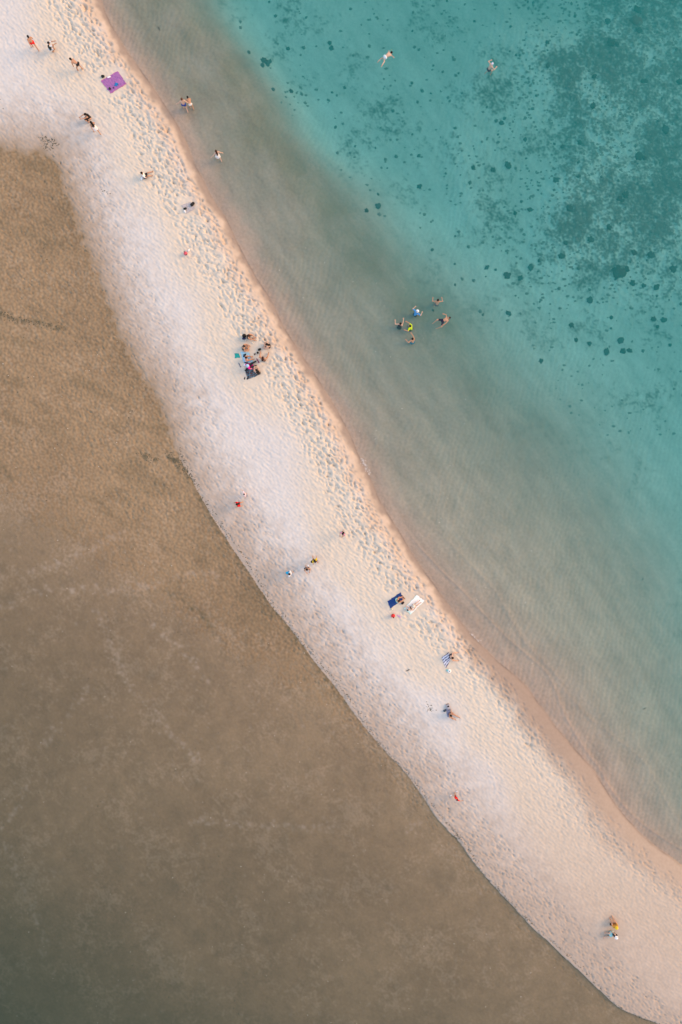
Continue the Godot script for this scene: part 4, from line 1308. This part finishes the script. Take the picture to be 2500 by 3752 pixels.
const HEADS := [[881, 80, 6], [1010, 59, 6], [1285, 33, 6], [966, 222, 10], [980, 234, 11], [962, 240, 8], [990, 226, 7], [912, 192, 6], [1056, 179, 7], [1112, 175, 6], [1208, 158, 9], [1215, 176, 8], [1067, 335, 9], [1106, 346, 6], [1001, 328, 6], [1237, 561, 6], [1386, 756, 11], [1344, 772, 7], [1389, 786, 6], [1538, 683, 10], [1452, 574, 6], [1413, 584, 5], [1354, 169, 6], [2335, 37, 14], [2329, 78, 20], [2340, 112, 12], [2226, 80, 12], [2237, 158, 16], [2260, 162, 9], [2005, 156, 8], [2177, 280, 9], [2353, 298, 9], [2366, 297, 8], [2490, 301, 13], [2174, 389, 10], [1838, 451, 9], [1924, 511, 9], [1861, 606, 13], [1735, 614, 8], [1807, 623, 8], [2039, 660, 11], [2125, 522, 9], [2062, 537, 8], [2438, 476, 16], [2340, 574, 15], [2363, 580, 9], [2290, 712, 11], [2270, 728, 9], [2280, 735, 8], [2088, 763, 14], [1942, 769, 9], [2231, 832, 10], [2165, 878, 11], [2074, 890, 9], [1887, 781, 8], [2120, 646, 8], [2007, 241, 8], [2269, 998, 22], [2295, 986, 10], [2318, 1038, 10], [2359, 1046, 8], [2405, 1052, 11], [2467, 986, 12], [2386, 934, 13], [2323, 926, 11], [2161, 1100, 13], [1857, 1009, 12], [1907, 1020, 9], [1944, 980, 10], [1976, 955, 7], [2059, 939, 11], [1784, 980, 8], [1668, 1043, 5], [1760, 1141, 6], [1770, 1153, 5], [1864, 1148, 10], [2094, 1192, 9], [2111, 1246, 7], [2160, 1260, 9], [2223, 1290, 11], [2274, 1247, 11], [2283, 1287, 10], [2306, 1285, 10], [1983, 1322, 8], [2240, 1164, 7], [2395, 1170, 9], [2432, 1173, 10], [2409, 1197, 8], [2455, 1264, 7], [2470, 1425, 5], [1587, 1137, 5]]

func seabed_life() -> void:
	rng.seed = 97
	var rock := [lump(1, 0.7, 0.55), lump(2, 0.8, 0.5), lump(3, 0.6, 0.65), lump(4, 0.9, 0.45)]
	var tone := [mat(0.022, 0.038, 0.030, 0.9), mat(0.030, 0.034, 0.026, 0.9), mat(0.03, 0.06, 0.055, 0.9), mat(0.09, 0.07, 0.055, 0.9)]
	var faint := [mat(0.08, 0.125, 0.115, 0.9), mat(0.12, 0.17, 0.16, 0.9), mat(0.05, 0.08, 0.075, 0.9)]
	var list := HEADS.duplicate()
	while list.size() < 290:
		var u := rng.randf_range(860.0, 2500.0)
		var v := rng.randf_range(0.0, 1450.0)
		var s := (u - along(DROP, v))
		if s < 40.0 or rng.randf() > 0.2 + s / 1100.0 - 0.5 * smoothstep(1000.0, 1450.0, v):
			continue
		list.append([u, v, rng.randf_range(3.0, 6.0)])
	for h in list:
		var at := spot_at(h[0], h[1])
		var r: float = h[2] * S * 0.95
		var big: bool = h[2] >= 7
		var hue := rng.randi() % 3
		var label: String = (["dark green rounded coral head on the turquoise seabed", "blackish rounded coral head on the turquoise seabed", "dark teal rounded coral head on the turquoise seabed"] if big else ["small grey-green coral knob on the turquoise seabed", "small pale green coral knob on the turquoise seabed", "small dark green coral knob on the turquoise seabed"])[hue]
		if h[2] >= 20:
			label = "broad dark coral mound ringed by smaller heads" if h[1] > 500 else "broad brownish coral mound between two dark heads"
		var o := MeshInstance3D.new()
		o.name = named("coral_head")
		o.mesh = rock[rng.randi() % 4]
		o.material_override = tone[3] if h[0] == 2329 else (tone[hue] if big else faint[hue])
		o.position = at + Vector3(0, r * 0.15, 0)
		o.rotation.y = rng.randf() * TAU
		o.scale = Vector3(r * rng.randf_range(0.85, 1.2), r * 0.8, r * rng.randf_range(0.85, 1.2))
		o.set_meta("label", label)
		o.set_meta("category", "coral")
		o.set_meta("group", "coral heads on the seabed" if big else "small coral knobs on the seabed")
		add_child(o)
	# what nobody could count
	var clump := lump(9, 0.9, 0.5, 5, 8)
	var places := []
	var tries := 0
	var n := noise(0.14, 17, 3)
	while places.size() < 3400 and tries < 60000:
		tries += 1
		var u := rng.randf_range(820.0, 2620.0)
		var v := rng.randf_range(-120.0, 1600.0)
		var s := u - along(DROP, v)
		if s < 30.0:
			continue
		var density := 0.04 + 0.9 * smoothstep(1750.0, 2250.0, u) * (1.0 - smoothstep(600.0, 1300.0, v)) + 0.35 * n.get_noise_2d(u * S, v * S)
		if rng.randf() > density:
			continue
		places.append([u, v, rng.randf_range(0.04, 0.11)])
	scatter("coral_rubble", "dark coral rubble and weed tufts strewn over the turquoise seabed", "rubble", clump, mat(0.13, 0.19, 0.17, 0.95), places, 0.3)
	places = []
	for k in 1900:
		var v := rng.randf_range(1640.0, 3752.0)
		var u := along(WL, v) + absf(rng.randfn(0.0, 9.0)) + 6.0 + 9.0 * sin(v * 0.013)
		if rng.randf() > 0.45 + 0.55 * n.get_noise_2d(v * 0.2, 3.0):
			continue
		places.append([u, v, rng.randf_range(0.012, 0.035)])
	for a in [[-20, 1140, 60, 1175, 60], [60, 1170, 230, 1200, 90], [620, 1660, 700, 1750, 110], [510, 1660, 580, 1690, 50], [150, 505, 210, 525, 60], [165, 530, 195, 545, 30], [370, 700, 405, 706, 10], [1570, 2590, 1586, 2602, 24], [1660, 3060, 1680, 3075, 30]]:
		for k in a[4]:
			var t := rng.randf()
			places.append([lerpf(a[0], a[2], t) + rng.randfn(0, 7.0), lerpf(a[1], a[3], t) + rng.randfn(0, 7.0), rng.randf_range(0.015, 0.04)])
	scatter("seaweed_wrack", "thin dark line of seaweed scraps left along the lagoon's edge", "seaweed", clump, mat(0.085, 0.085, 0.06, 0.95), places, 0.4)
	places = []
	for k in 420:
		var v := rng.randf_range(900.0, 3752.0)
		var u := rng.randf_range(0.0, 2500.0)
		if u > along(WL, v) - 10.0 and u < along(WR, v) + 8.0:
			continue
		if u > along(WR, v) and u > along(WR, v) + 500.0:
			continue
		places.append([u, v, rng.randf_range(0.012, 0.03)])
	scatter("shell_fragments", "white shell fragments scattered under the shallow water", "shells", lump(12, 0.3, 0.5, 4, 6), mat(0.75, 0.70, 0.62, 0.6), places, 1.0)
	places = []
	for k in 900:
		var v := rng.randf_range(300.0, 3752.0)
		var u := rng.randf_range(-20.0, 900.0)
		if u > along(WL, v) - 8.0:
			continue
		if rng.randf() > 0.25 + n.get_noise_2d(u * S * 1.5, v * S * 1.5 + 70.0):
			continue
		places.append([u, v, rng.randf_range(0.012, 0.035)])
	scatter("mud_specks", "dark weed specks dotted over the brown tidal flat", "weed", clump, mat(0.04, 0.042, 0.03, 0.95), places, 0.6)
	places = []
	for k in 130:
		var v := rng.randf_range(1680.0, 1740.0) if k < 105 else rng.randf_range(2322.0, 2350.0)
		places.append([along(WR, v) + rng.randfn(4.0, 5.0), v, rng.randf_range(0.008, 0.022)])
	scatter("sea_foam", "flecks of white foam where a ripple breaks on the shore", "foam", lump(14, 0.3, 0.6, 4, 7), mat(0.82, 0.82, 0.84, 0.6), places, 1.0)

func scatter(called: String, label: String, category: String, m: Mesh, mm: Material, places: Array, squash: float) -> void:
	var multi := MultiMesh.new()
	multi.transform_format = MultiMesh.TRANSFORM_3D
	multi.mesh = m
	multi.instance_count = places.size()
	for k in places.size():
		var at := spot_at(places[k][0], places[k][1])
		var r: float = places[k][2]
		multi.set_instance_transform(k, Transform3D(Basis(Vector3.UP, rng.randf() * TAU).scaled(Vector3(r * rng.randf_range(0.8, 1.8), r * squash, r)), at + Vector3(0, r * 0.2, 0)))
	var o := MultiMeshInstance3D.new()
	o.name = called
	o.multimesh = multi
	o.material_override = mm
	o.set_meta("kind", "stuff")
	o.set_meta("label", label)
	o.set_meta("category", category)
	add_child(o)
